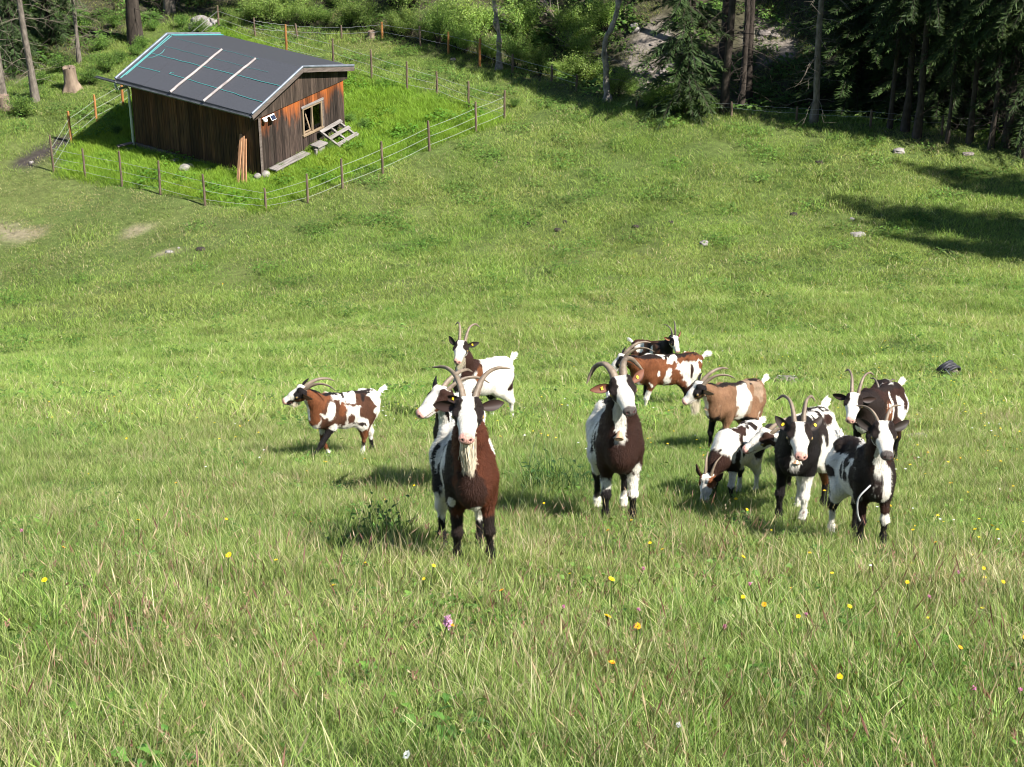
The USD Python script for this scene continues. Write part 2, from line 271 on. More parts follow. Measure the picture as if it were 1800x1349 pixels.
def near_px(pts, rad):
    P = [(at(u, v)[:2], r) for (u, v), r in zip(pts, rad)]
    def f(x, y):
        x, y = np.asarray(x, float), np.asarray(y, float); w = np.zeros(x.shape)
        for (c, r) in P: w = np.maximum(w, 1-sm(np.hypot((x-c[0]), (y-c[1])*.8)/r+fb(x, y, 1.3, 43)*1.3, .6, 1.1))
        return w
    return f
mud_mask = near_px([(92, 262), (70, 275), (50, 285), (100, 250)], [.7, .8, .7, .5])
bare_mask = near_px([(25, 412), (5, 405), (60, 408), (240, 405), (300, 442)], [.6, .5, .35, .35, .25])
bank_mask = near_px([(1155, 105), (1160, 130), (1145, 90), (1175, 75), (1190, 120), (1350, 60), (1355, 95)], [1.2, 1.2, 1.0, .8, 1.0, .8, .7])
def forest_mask(x, y):
    """the wooded ground: beyond the far edge of the meadow, and to the left behind the hut"""
    x, y = np.asarray(x, float), np.asarray(y, float)
    yl = np.interp(x, [-60, -24, -19, -15, -12.5, -9.5], [50, 58, 64, 68, 71, 74]); e = np.where(x < -9.5, yl, np.maximum(edge_y(x)+.8, 0))
    return sm(y-e+fb(x, y, .4, 44)*1.5, -0.6, 1.0)
build_ground()
# ------------------------------------------------------------------ the hut
HW, HL, HH, RISE, RX, OE, OG, OG2, OE2, HG = 3.966, 5.064, 2.35, .583, 1.809, .526, .262, .10, .232, 1.872
S1, S2 = RISE/RX, RISE/(HW-RX)
def roof_z(a): return np.where(a < RX, HH+a*S1, HH+RISE-(a-RX)*S2)
def hut_pt(a, b, z): return HB+HX*a+HY*b+np.array([0, 0, z])
def ground_local(a, b): p = hut_pt(a, b, 0); return float(ground(p[0], p[1]))-HB[2]
def build_hut():
    rng = np.random.default_rng(5)
    hut = thing('hut', 'dark weathered timber hut with low grey roof inside the small wire fence', 'hut', HB, HYAW)
    def plank(m, look, tone):
        obj('wall_plank', m, M[look], hut, col=np.tile(np.array(tone), (len(m.vertices), 1)))
    def cut(b): return [(z0, z1) for z0, z1 in b if z1-z0 > .02]
    # long wall facing the viewer's left
    b = 0.0
    while b < HL-.02:
        w = min(rng.uniform(.095, .135), HL-b); d = rng.uniform(0, .008); t = rng.uniform(.5, 1.6); g = rng.uniform(.95, 1.06)
        plank(rbox((-.026-d, b+.002, rng.uniform(-.02, .02)), (-.002-d, b+w-.003, HH-.135), .004), 'plank_side', (t, t*g, t)); b += w
    for wall in ('gable', 'right', 'rear'):
        a = 0.0; n = HL if wall == 'right' else HW
        while a < n-.02:
            w = min(rng.uniform(.10, .14), n-a); d = rng.uniform(0, .007); t = rng.uniform(.5, 1.6); g = rng.uniform(.95, 1.05); z0 = rng.uniform(.0, .03)
            if wall == 'gable':
                segs = [(z0, HG)]
                if a+w > 1.95 and a < 2.90: segs = [(z0, .655), (1.535, HG)]
                for s in cut(segs): plank(rbox((a+.002, -.026-d, s[0]), (a+w-.003, -.002-d, s[1]), .004), 'plank_sun', (t, t*g, t*g))
            elif wall == 'right': plank(rbox((HW+.002+d, a+.002, .25), (HW+.026+d, a+w-.003, HH-.14), .004), 'plank_side', (t, t*g, t))
            else:
                zt = float(np.minimum(roof_z(a), roof_z(a+w)))-.13; plank(rbox((a+.002, HL+.002+d, -.15), (a+w-.003, HL+.026+d, zt), .004), 'plank_side', (t, t*g, t))
            a += w
    a = -.40
    while a < HW+.16:                                               # boards of the gable, standing proud
        w = rng.uniform(.10, .14); t = rng.uniform(.6, 1.5); a2 = min(a+w, HW+.18); P = []
        for y in (-.062, -.036):
            for x in (a+.002, a2-.003): P += [(x, y, max(HG-.012, HG-.012)), (x, y, max(float(roof_z(x))-.125, HG+.01))]
        m = trimesh.convex.convex_hull(np.array(P)+np.array([0, 1e-5, 0])); obj('gable_plank', m, M['plank_gable'], hut, col=np.tile((t, t, t*.97), (len(m.vertices), 1))); a += w
    # inner skin, so that no light leaks through the joints
    inner = [box((.001, .0, -.1), (.03, HL, HH-.14)), box((.031, .0015, .0), (1.97, .03, HG+.1)), box((2.87, .0015, .0), (HW-.031, .03, HG+.1)), box((1.971, .0015, .0), (2.869, .03, .67)), box((1.971, .0015, 1.52), (2.869, .03, HG+.1)),
             box((HW-.03, .0, .0), (HW-.001, HL, HH-.14)), box((.031, HL-.03, -.1), (HW-.031, HL-.001, HH-.14)), box((.031, .031, -.05), (HW-.031, HL-.031, .0))]
    obj('inner_wall', cat(inner), M['dark_room'], hut)
    obj('sill_beam', rbox((-.05, -.04, -.42), (.03, HL+.04, -.025), .01), M['trim'], hut); obj('sill_beam', rbox((.035, -.045, -.3), (HW+.04, .02, -.006), .01), M['trim'], hut)
    obj('corner_board', rbox((-.042, -.046, -.02), (.06, -.036, HG-.02), .003), M['trim'], hut, label='grey board covering the front corner')
    for (a, b, s) in ((.08, -.10, .16), (-.12, .05, .13)):
        st = trimesh.creation.icosphere(2, s); st.vertices *= (1, .8, .7); st.vertices += (meshkit.fbm(st.vertices*9, 2, 3)[:, None]-.5)*.06; st.apply_translation((a, b, ground_local(a, b)+.03)); obj('foundation_stone', st, M['stone'], hut, smooth=40)
    # roof
    def slab(a0, a1, b0, b1, top, th):
        P = []
        for b in (b0, b1):
            for a in (a0, a1): P += [(a, b, top(a)), (a, b, top(a)-th)]
        return trimesh.convex.convex_hull(np.array(P))
    z1 = lambda a: HH+a*S1; z2 = lambda a: HH+RISE-(a-RX)*S2
    obj('roof_panel', slab(-OE, RX-.001, -OG+.02, HL+OG2, z1, .05), M['felt'], hut); obj('roof_panel', slab(RX+.001, HW+OE2, -OG+.02, HL+OG2, z2, .05), M['felt'], hut)
    obj('roof_boarding', slab(-OE+.03, RX-.002, -OG+.04, HL+OG2-.02, lambda a: z1(a)-.052, .05), M['trim'], hut); obj('roof_boarding', slab(RX+.002, HW+OE2-.03, -OG+.04, HL+OG2-.02, lambda a: z2(a)-.052, .05), M['trim'], hut)
    for k in range(4):                                              # laps of the felt sheets
        b = .9+k*1.05; obj('felt_lap', slab(-OE+.005, RX-.01, b, b+1.03, lambda a: z1(a)+.006+.002*(k % 2), .004), M['felt'], hut)
    def verge(b, name='verge_trim'):
        up = np.array([0, 0, .02])
        for p, q in (((-OE-.02, b, z1(-OE-.02)), (RX, b, z1(RX))), ((RX, b, z1(RX)), (HW+OE2+.02, b, z2(HW+OE2+.02)))):
            p, q = np.array(p)+up, np.array(q)+up
            obj('verge_trim', tube([p, q], .042, 10), M['zinc'], hut, smooth=50)
            dn = np.array([0, -.012 if b < 1 else .012, -.11]); obj('fascia_board', bar(p+dn, q+dn, .03, .13), M['trim'], hut)
    verge(-OG); verge(HL+OG2)
    for (a0, b0, a1, b1) in ((-.56, 2.92, 1.68, 2.79), (-.57, 1.59, 1.64, 1.42)):
        q = np.array([(a, b, float(roof_z(a))+.05) for a, b in zip(np.linspace(a0, a1, 14), np.linspace(b0, b1, 14))]); q += rng.normal(size=q.shape)*.004
        obj('roof_pole', tube(q, np.linspace(.042, .036, 14), 10), M['pole'], hut, smooth=60, label='pale round pole laid up the roof slope')
    def cord(pts, r=.011):
        q = spline([(a, b, float(roof_z(a))+.016) for a, b in pts], 60) if len(pts) > 2 else np.array([(a, b, float(roof_z(a))+.016) for a, b in zip(np.linspace(pts[0][0], pts[1][0], 40), np.linspace(pts[0][1], pts[1][1], 40))])
        q = q+np.stack([meshkit.fbm(q*3+9, 2, 1)-.5, 0*q[:, 0], 0*q[:, 0]], 1)*.05; q[:, 2] = roof_z(q[:, 0])+.017
        obj('teal_cord', tube(q, r, 6), M['cord'], hut, smooth=True)
    cord([(.84, 4.94), (.83, -.18)]); cord([(.18, 5.05), (.17, 3.98)]); cord([(.20, 3.62), (.02, -.18)]); cord([(1.28, 4.8), (1.26, 3.0)], .005); cord([(1.27, 3.0), (1.25, .6)], .004); cord([(1.72, 4.7), (1.70, 1.3)], .004)
    cord([(-.48, 5.02), (.6, 5.0), (1.79, 5.02)], .018); cord([(-.3, 4.96), (.8, 4.95), (1.78, 4.93)], .014); cord([(1.83, 5.01), (2.9, 5.0), (4.1, 5.02)], .018); cord([(1.83, 4.92), (3.0, 4.94), (4.1, 4.93)], .016); cord([(1.9, -.20), (2.5, -.22), (3.2, -.20)], .012)
    cord([(.62, 4.97), (.70, 4.75), (.95, 4.62), (1.15, 4.66)], .008); cord([(.2, 3.62), (.28, 3.60), (.30, 3.52)], .008); cord([(.10, 1.62), (.5, 1.58), (.62, 1.55)], .012)
    # gutter and pipe
    th = np.linspace(np.pi, 2*np.pi, 9); prof = np.stack([np.cos(th)*.062, np.sin(th)*.062], 1); ga, gz = -OE-.075, float(z1(-OE))-.035
    V, f = [], []; ends = (-OG, HL+.92)
    for j, b in enumerate(ends):
        for r in (1.0, .93):
            for x, z in prof*r: V.append((ga+x, b, gz+z-.02*j))
    n = 9
    for i in range(n-1):
        f += [(i, i+1, 2*n+i+1), (i, 2*n+i+1, 2*n+i), (n+i+1, n+i, 3*n+i), (n+i+1, 3*n+i, 3*n+i+1), (i, n+i, n+i+1), (i, n+i+1, i+1), (2*n+i, 2*n+i+1, 3*n+i+1), (2*n+i, 3*n+i+1, 3*n+i)]
    for i in (0, n-1): f += [(i, 2*n+i, 3*n+i), (i, 3*n+i, n+i)]
    g = trimesh.Trimesh(np.array(V), np.array(f), process=False); g.fix_normals(); obj('gutter', g, M['zinc_dark'], hut)
    bp = HL+.06; q = spline([(ga, bp, gz-.05), (ga, bp, gz-.18), (ga+.10, bp, gz-.30), (-.20, bp, gz-.33), (-.09, bp, gz-.42), (-.075, bp, gz-.6)], 26); obj('downpipe', tube(np.vstack([q, [(-.075, bp, -.1)]]), .038, 10), M['pipe'], hut, smooth=50)
    # window
    wn = thing_child('window', hut)
    A0, A1, Z0, Z1 = 1.955, 2.885, .66, 1.53
    fr = [rbox((A0, -.055, Z0), (A0+.06, .02, Z1), .005), rbox((A1-.06, -.055, Z0), (A1, .02, Z1), .005), rbox((A0+.061, -.052, Z1-.06), (A1-.061, .02, Z1), .005), rbox((A0-.02, -.075, Z0-.03), (A1+.03, .02, Z0+.035), .005), rbox((2.385, -.05, Z0+.036), (2.44, .015, Z1-.061), .005)]
    obj('window_frame', cat(fr), M['frame'], wn); obj('lintel_board', rbox((A0-.05, -.07, Z1+.006), (A1+.07, -.03, Z1+.075), .005), M['wood_grey'], wn)
    obj('casing_board', rbox((A1+.004, -.05, Z0-.03), (A1+.075, -.029, Z1), .004), M['trim'], wn)
    obj('pane', box((2.445, -.012, Z0+.04), (A1-.063, -.008, Z1-.063)), M['glass'], wn)
    ss = [rbox((0, -.02, 0), (.045, .02, .76), .004), rbox((.325, -.02, 0), (.37, .02, .76), .004), rbox((.046, -.019, 0), (.324, .019, .045), .004), rbox((.046, -.019, .715), (.324, .019, .76), .004)]
    R = trimesh.transformations.rotation_matrix(math.radians(-19), (1, 0, 0)); sa = cat(ss); gl = box((.046, -.003, .046), (.324, .003, .714))
    for m_, nm, k in ((sa, 'sash', 'frame'), (gl, 'pane', 'glass')): m_.apply_transform(R); m_.apply_translation((A0+.063, .03, Z0+.045)); obj(nm, m_, M[k], wn)
    # lamp with its little solar panel
    obj('lamp_arm', rbox((.10, -.10, 1.79), (.62, -.066, 1.82), .004), M['white_plastic'], hut)
    lm = trimesh.creation.icosphere(2, .075); lm.vertices *= (1, .9, .75); lm.apply_translation((.17, -.14, 1.75)); obj('wall_lamp', lm, M['white_plastic'], hut, smooth=True)
    sp = rbox((-.10, -.012, -.08), (.10, .012, .08), .004); X = trimesh.transformations.euler_matrix(-.6, 0, 0); X[:3, 3] = (.47, -.17, 1.75); sp.apply_transform(X); so = obj('solar_panel', sp, M['white_plastic'], hut)
    sc = box((-.088, -.0165, -.068), (.088, -.0125, .068)); sc.apply_transform(X); obj('solar_cell', sc, M['solar'], so)
    return hut
def thing_child(name, parent):
    return UsdGeom.Xform.Define(stage, numbered(pathof(parent), name)).GetPrim()
M['zinc_dark'] = simple('dark_gutter_look', (0.05, 0.052, 0.055), (0.11, 0.115, 0.12), scale=5, bump=0.05, rough=0.4, metallic=0.4, spec=0.5)
M['pipe'] = simple('downpipe_look', (0.30, 0.35, 0.27), (0.42, 0.46, 0.38), scale=5, bump=0.05, rough=0.45)
build_hut()

def hut_thing(name, label, cat_, group=None): return thing(name, label, cat_, HB, HYAW, group)
def loc_of(u, v): q = at(u, v)-HB; return (float(q@HX), float(q@HY), float(q[2])-.03)
def build_hut_things():
    rng = np.random.default_rng(9)
    t = hut_thing('plank_bench', 'low grey plank bench along the window wall of the hut', 'bench'); gl = ground_local
    for k, (b0, b1) in enumerate(((-.10, -.235), (-.245, -.40))): obj('seat_plank', bar((.22, (b0+b1)/2, .20), (1.80, (b0+b1)/2-.02, .24), abs(b1-b0), .045), M['wood_grey'], t)
    for a in (.50, 1.60): obj('leg', rbox((a, -.38, -.25), (a+.09, -.12, .165), .006), M['wood_grey'], t)
    t = hut_thing('side_table', 'small pale slab on a block at the end of the plank bench', 'table')
    obj('table_top', bar((1.98, -.42, .40), (2.42, -.44, .42), .34, .05), M['wood_grey'], t); obj('block', rbox((2.05, -.55, -.05), (2.35, -.31, .37), .01), M['stone'], t); obj('front_leg', rbox((1.84, -.60, -.15), (1.93, -.52, .38), .006), M['wood_grey'], t)
    t = hut_thing('pallet', 'grey wooden pallet leaning low against the hut beyond the window', 'pallet')
    o = np.array([2.62, -.86, ground_local(2.7, -.8)+.06]); e1 = unit_v((1, .03, .05)); e2 = unit_v((.42, .80, .42)); e2 = unit_v(e2-e1*(e1@e2)); n = np.cross(e1, e2)
    for k, s in enumerate((0.03, .36, .70)): obj('deck_board', bar(o+e2*(s+.06)+n*.05, o+e2*(s+.06)+n*.05+e1*1.05, .125, .024, up=n), M['wood_grey'], t)
    for s in (.06, .50, .96): obj('stringer', bar(o+e1*s, o+e1*s+e2*.84, .07, .075, up=n), M['wood_grey'], t)
    for k, (p, q, w, lab) in enumerate(((loc_of(418, 321), (-.045, .66, 1.22), .105, 'broad fresh orange board leaning on the hut, farther from its corner'), (loc_of(426, 323), (-.05, .575, 1.18), .085, 'middle fresh board leaning on the hut near its corner'), (loc_of(432, 322), (-.05, .50, 1.10), .085, 'shortest fresh board leaning on the hut, nearest its corner'))):
        p = np.array(p); t = hut_thing('leaning_board', lab, 'board', 'fresh boards leaning on the hut'); obj('board', bar(p, q, w, .03, up=(1, 0, 0)), M['wood_new'], t)
    for (a, b, s, lab) in ((-.55, 2.5, .24, 'flat grey stone at the foot of the dark long wall'), (-.30, 3.2, .15, 'small pale stone by the dark long wall of the hut'), (-.25, 5.15, .14, 'white stone under the downpipe of the hut'), (-.35, 1.75, .13, 'rounded stone between the long wall and the leaning boards')):
        st = trimesh.creation.icosphere(3, s); st.vertices *= (1.1, .8, .5); st.vertices += (meshkit.fbm(st.vertices*7+a, 3, 3)[:, None]-.5)*s*.5*st.vertex_normals; p = hut_pt(a, b, 0); x = thing('stone', lab, 'stone', (p[0], p[1], float(ground(p[0], p[1]))+s*.15), HYAW); obj('stone_block', st, M['stone'], x, smooth=40)
    t = hut_thing('loose_board', 'dark grey board lying on the stone under the downpipe', 'board'); obj('board', bar((-.55, 5.35, -.04), (-.12, 5.12, -.01), .16, .03), M['trim'], t)
def unit_v(v): v = np.asarray(v, float); return v/np.linalg.norm(v)
build_hut_things()

# ------------------------------------------------------------------ fences
def fence(name, label, posts, heights, closed=False, wire_r=.0042, skip=(), lean=None, seed=0, group=None, rails=None):
    rng = np.random.default_rng(seed); P = []
    for (u, vt, vb, k) in posts:
        p = at(u, vb); Z = p[1]*CP-p[2]*SP; h = (vb-vt)*Z/FPX/.94; P.append((p, h, k))
    t = thing(name, label, 'fence', P[0][0]); o = P[0][0]; tops = []
    for p, h, k in P:
        r = (.042 if k == 'o' else .036)*rng.uniform(.9, 1.1); tl = rng.normal(size=2)*.015+(np.array([.0, 0]) if k != 'l' else np.array([-.12, 0]))
        pt = np.array([tl[0]*h, tl[1]*h, h]); q = np.linspace(0, 1, 7)[:, None]*pt-np.array([0, 0, .25])*(np.linspace(1, 0, 7)[:, None]); q += rng.normal(size=q.shape)*.004
        m = tube(q, np.append(np.full(6, r)*rng.uniform(.95, 1.05, 6), r*.8), 10); m.apply_translation(p-o); tops.append((p-o, pt)); obj('fence_post', m, M['post_new' if k == 'o' else 'post_old'], t, smooth=50, label='newer orange post' if k == 'o' else None)
    n = len(P); prs = [(i, (i+1) % n) for i in range(n if closed else n-1) if i not in skip]
    for (i, j) in prs:
        for fz in heights:
            a, b = tops[i][0]+tops[i][1]*fz*min(1, 1.0/P[i][1]) , tops[j][0]+tops[j][1]*fz*min(1, 1.0/P[j][1]); s = np.linspace(0, 1, 10)
            q = a+(b-a)*s[:, None]; q[:, 2] -= 4*s*(1-s)*(.008+.006*np.linalg.norm(b-a)); obj('wire', tube(q, wire_r, 5, cap=False), M['rope'], t, smooth=True)
    return t
fence('hut_fence', 'post and rope fence of three strands enclosing the hut and its bright lush grass',
      [(95, 238, 303, 'g'), (150, 262, 313, 'g'), (215, 266, 328, 'g'), (282, 283, 343, 'g'), (361, 306, 362, 'g'), (468, 331, 370, 'g'), (541, 306, 358, 'g'), (602, 280, 333, 'g'), (673, 249, 306, 'g'), (755, 213, 266, 'g'), (837, 180, 232, 'g'), (887, 160, 211, 'g'),
       (824, 144, 191, 'g'), (768, 127, 167, 'g'), (716, 110, 159, 'g'), (654, 88, 140, 'g'), (586, 69, 115, 'g'), (504, 45, 95, 'o'), (385, 12, 52, 'g'), (217, 140, 188, 'o'), (170, 168, 213, 'o'), (126, 197, 251, 'o')], (.20, .48, .78), closed=True, seed=2)
fence('upper_fence', 'wire fence of grey and orange posts in front of the light green bushes',
      [(449, 33, 66, 'g'), (524, 43, 68, 'l'), (601, 46, 70, 'g'), (672, 40, 70, 'o'), (739, 48, 85, 'g'), (788, 58, 96, 'o'), (843, 70, 117, 'o'), (901, 97, 132, 'g'), (970, 116, 147, 'g'), (1013, 132, 160, 'g')], (.45, .85), wire_r=.005, seed=3)
fence('shaded_fence', 'old wire fence along the dark edge of the wood on the right',
      [(1119, 162, 195, 'g'), (1203, 176, 202, 'g'), (1285, 180, 206, 'g'), (1400, 188, 216, 'g'), (1530, 194, 226, 'g'), (1655, 203, 238, 'g'), (1745, 205, 246, 'g'), (1860, 210, 258, 'g')], (.6, .9), wire_r=.003, seed=4)
# ------------------------------------------------------------------ trees and bushes
def jit(rng, c, s=.15): return np.clip(np.asarray(c)*(1+rng.normal()*s), .003, .9)
def spruce_parts(seed, H, r0, crown0, spread, dead=(0, 0), nwh=None, lean=0.0, skirt=1.0):
    rng = np.random.default_rng(seed)
    zz = np.linspace(0, H, 16); wob = np.cumsum(rng.normal(size=(16, 2))*.02, 0); ax = np.stack([wob[:, 0]+lean*zz, wob[:, 1], zz], 1)
    rad = r0*(1-zz/H)**.8+.01; rad[0] *= 1.45; rad2 = rad
    trunk = tube(np.vstack([[ax[0]+(0, 0, -.5)], ax]), np.append(rad[0]*1.25, rad2), 10)
    pos = lambda z: np.array([np.interp(z, zz, ax[:, k]) for k in range(3)])
    V, Fc, Cc, sticks = [], [], [], []
    z = crown0
    while z < H-.15:
        t = (z-crown0)/(H-crown0); Lb = spread*(1-t)**.85*(.75+.25*min(1, t*8))+.12
        if skirt < 1: Lb *= np.clip(.45+t*4, 0, 1)
        for k in range(rng.integers(5, 8)):
            az = rng.uniform(0, 2*np.pi); l = Lb*rng.uniform(.65, 1.1); up = .25*(t)-.12; dr = .35+.35*(1-t); d = np.array([math.cos(az), math.sin(az), 0]); sd = np.array([-d[1], d[0], 0])
            s = np.linspace(0, 1, 5); pts = pos(z+rng.uniform(-.2, .2))+d*l*s[:, None]+np.array([0, 0, 1])*(l*(up*s-dr*s**1.8+.22*np.maximum(s-.7, 0)))[:, None]
            sticks.append(tube(pts, np.linspace(.018+.006*l, .005, 5), 3, cap=False))
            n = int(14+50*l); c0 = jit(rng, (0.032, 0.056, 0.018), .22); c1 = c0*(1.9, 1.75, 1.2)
            for i in range(n):
                q = rng.uniform(.10, 1)**.8; p = np.array([np.interp(q, s, pts[:, m]) for m in range(3)]); sg = rng.choice((-1, 1)); tw = (.10+.26*(1-abs(q-.45)))*rng.uniform(.6, 1.15)*min(1, .5+l/2.2)
                dd = d*rng.uniform(.25, .9)+sd*sg*rng.uniform(.2, 1.0)+np.array([0, 0, rng.uniform(-.75, .05)]); dd /= np.linalg.norm(dd); w = np.cross(dd, (0, 0, 1))+rng.normal(size=3)*.35; w *= tw*.075/np.linalg.norm(w)
                b = len(V); V += [p-w*.4, p+dd*tw*.5+w, p+dd*tw, p+dd*tw*.5-w]; Fc += [(b, b+1, b+3), (b+1, b+2, b+3)]
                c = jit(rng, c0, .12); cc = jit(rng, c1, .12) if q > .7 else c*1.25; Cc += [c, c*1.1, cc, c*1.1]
        z += rng.uniform(.30, .46)*(1 if H > 9 else .55)
    for i in range(dead[0]):
        z = rng.uniform(.6, dead[1]); az = rng.uniform(0, 2*np.pi); l = rng.uniform(.35, 1.5); d = np.array([math.cos(az), math.sin(az), 0]); s = np.linspace(0, 1, 5)
        pts = pos(z)+d*l*s[:, None]+np.array([0, 0, 1])*((.08*s-.35*s**2)*l)[:, None]+rng.normal(size=(5, 3))*.02; sticks.append(tube(pts, np.linspace(.010, .0025, 5), 4, cap=False))
        for m in range(3):
            j = rng.uniform(.4, 1); p = np.array([np.interp(j, s, pts[:, m_]) for m_ in range(3)]); e = d+rng.normal(size=3)*.6; sticks.append(tube([p, p+e*.15, p+e*.32], [.004, .003, .0015], 3, cap=False))
    return trunk, (np.array(V), np.array(Fc)), np.array(Cc), cat(sticks)
def make_tree(kind, parts, label, loc, rotz=0, scale=1.0, bark='bark', group=None, category='tree', tilt=None):
    x = UsdGeom.Xform.Define(stage, numbered('/World', kind)); place(x, loc, rotz, scale, tilt); tag(x, label, category, group)
    trunk, crown, cc, sticks = parts
    obj('trunk', trunk, M[bark], x, smooth=True)
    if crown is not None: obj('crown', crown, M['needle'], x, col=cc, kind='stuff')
    if sticks is not None: obj('branches', sticks, M['twig' if bark != 'bark' else 'bark'], x, smooth=True, kind='stuff')
    return x.GetPrim()
def build_forest():
    rng = np.random.default_rng(77)
    W = lambda u, v: at(u, v)
    kinds = {'edge': spruce_parts(1, 18, .15, .7, 2.5), 'tall': spruce_parts(2, 20, .125, 4.5, 2.3, (46, 6.0), skirt=.5), 'slim': spruce_parts(3, 17, .085, 3.2, 1.7, (40, 5.0), skirt=.5), 'young': spruce_parts(4, 6.5, .055, .25, 1.3), 'bare': spruce_parts(5, 18, .115, 6.0, 1.8, (40, 6.5), skirt=.5), 'lowbare': spruce_parts(6, 12, .105, 6.0, 1.35, (50, 5.8), skirt=.5), 'lowedge': spruce_parts(7, 8.5, .10, .5, 1.9)}
    proto = {}
    def plant(kind, loc, rotz, scale, label, group=None, bark='bark', tilt=None):
        key = (kind, bark); nm = {'young': 'young_spruce'}.get(kind, 'spruce_tree')
        if key not in proto: proto[key] = make_tree(nm, kinds[kind], label, loc, rotz, scale, bark, group, 'tree', tilt); return proto[key]
        return copy_of(proto[key], loc, rotz, scale, label, group, tilt)
    ORD = 'first second third fourth fifth sixth seventh eighth ninth tenth eleventh twelfth thirteenth fourteenth fifteenth sixteenth seventeenth eighteenth nineteenth twentieth twenty-first twenty-second twenty-third twenty-fourth twenty-fifth twenty-sixth twenty-seventh twenty-eighth twenty-ninth thirtieth'.split()
    placed = []
    HT = {'edge': 18, 'tall': 20, 'slim': 17, 'young': 6.5, 'bare': 18, 'lowbare': 12, 'lowedge': 8.5}
    def lim_(p): return max(6.5, min(3.0+p[0]*.72+max(p[1]-73, 0)*.75, 2+(p[0]-6)*1.4 if 66 < p[1] < 83 else 99, 8.0 if 8 < p[0] < 13.2 and 58 < p[1] < 66 else 99))
    def zs(kind, p, s):
        # lower trees along the open side of the wood
        if kind in ('young', 'lowbare') or p[1] > 84 or p[1] < 58 or p[0] < 2: return (s, s, s)
        lim = lim_(p); return (s, s, min(s, lim/HT[kind]))
    def one(kind, u, v, scale, label, bark='bark', tilt=None, loc=None, group=None):
        p = W(u, v) if loc is None else np.array([loc[0], loc[1], float(ground(*loc))]); placed.append(p[:2]); return plant(kind, p, rng.uniform(0, 6.28), zs(kind, p, scale), label, group, bark, tilt)
    # trunks one can tell apart
    one('bare', 4, 172, 1.15, 'pale thick spruce trunk at the left edge behind a low stump', 'bark_grey')
    one('bare', 62, 178, .92, 'pale slim spruce trunk with many bare side twigs, left of the tall stump', 'bark_grey', ((0, 1, 0), -.045))
    one('slim', 137, 112, .75, 'thin spruce trunk standing in dappled shade behind the tall stump', 'bark_grey')
    one('bare', 236, 76, 1.75, 'thick dark spruce trunk flaring at its foot, left of the roof ridge')
    one('bare', 297, 24, 1.3, 'spruce trunk with a sunlit pale foot behind the roof ridge', 'bark_grey')
    one('tall', 345, 2, 1.1, 'dark spruce trunk above the ridge of the hut')
    one('young', 25, 120, .9, 'young light green spruce between the two pale trunks at the left edge')
    one('young', 90, 70, 1.0, 'young spruce left of the thin trunk behind the tall stump')
    one('young', 12, 60, 1.1, 'young light green spruce high at the left edge of the picture')
    one('lowedge', 1205, 196, 1.0, 'broad spruce with sunlit drooping branches in front of the stony bank')
    one('lowbare', 1271, 198, 1.1, 'dark spruce trunk right of the sunlit drooping branches')
    one('lowbare', 1301, 196, .95, 'left one of two dark spruce trunks standing close together')
    one('lowbare', 1316, 186, 1.05, 'reddish right one of two spruce trunks standing close together')
    one('lowbare', 1432, 216, .95, 'sunlit spruce trunk with bare grey twigs near the dark wood edge', 'bark_grey')
    one('tall', 1735, 225, 1.2, 'spruce trunk with a sunlit patch high up near the right edge')
    one('slim', 1760, 240, .9, 'thin shaded spruce trunk near the right edge')
    one('tall', 1545, 212, .8, 'shaded spruce behind the dip of the meadow edge')
    one('edge', 1620, 210, 1.0, 'dark broad spruce right of the dip of the meadow edge')
    one('edge', 1500, 195, 1.0, 'dark broad spruce right of the sunlit trunk')
    one('edge', 1690, 225, .95, 'dark broad spruce left of the sunlit patch near the right edge')
    for k, (u, v, s, kd) in enumerate(((1563, 229, .75, 'slim'), (1590, 231, .8, 'tall'), (1611, 244, .8, 'tall'), (1648, 234, .75, 'edge'), (1662, 254, .6, 'slim'), (1706, 251, .9, 'slim'), (1738, 262, .8, 'slim'), (1768, 258, .8, 'tall'), (1796, 274, .85, 'tall'), (1820, 262, .8, 'edge'))):
        one(kd, u, v, s, f'dark spruce, {ORD[k]} from the left in the front row of the shaded wood', group='front row of the shaded wood on the right')
    # the trees to the right of the view, whose shadows reach across the meadow
    for (u, v, h) in ((1478, 352, 15), (1520, 372, 14), (1545, 398, 15), (1600, 420, 15), (1640, 432, 14), (1600, 385, 16), (1690, 400, 17), (1690, 440, 16), (1552, 281, 15), (1600, 300, 16), (1650, 318, 15), (1690, 300, 17), (1740, 340, 17), (1770, 400, 18)):
        q = at(u, v)[:2]+SUN_AZ*h*1.1; one('edge', 0, 0, h/18*1.1, 'spruce beyond the right side whose shadow falls across the meadow', loc=q, group='spruces right of the meadow')
    for (x, y, s) in ((26.5, 52.0, 1.1), (31.5, 50, 1.1), (25, 58, 1.0), (30, 57, 1.1), (18.6, 61.0, .75), (21.2, 58.8, .9), (19.6, 63.6, .8), (23.4, 61.5, 1.0), (22.0, 65.0, 1.0), (18.9, 57.6, .85), (20.6, 55.6, 1.0), (22.6, 57.2, 1.05), (21.2, 53.4, .95), (18.0, 59.4, .7), (24.5, 54.5, 1.1)):
        one('edge', 0, 0, s, 'spruce beyond the right side whose shadow falls across the meadow', loc=(x, y), group='spruces right of the meadow')
    # the wood behind
    grp = 'dark spruces crowding the wood behind'; n = 0; tries = 0
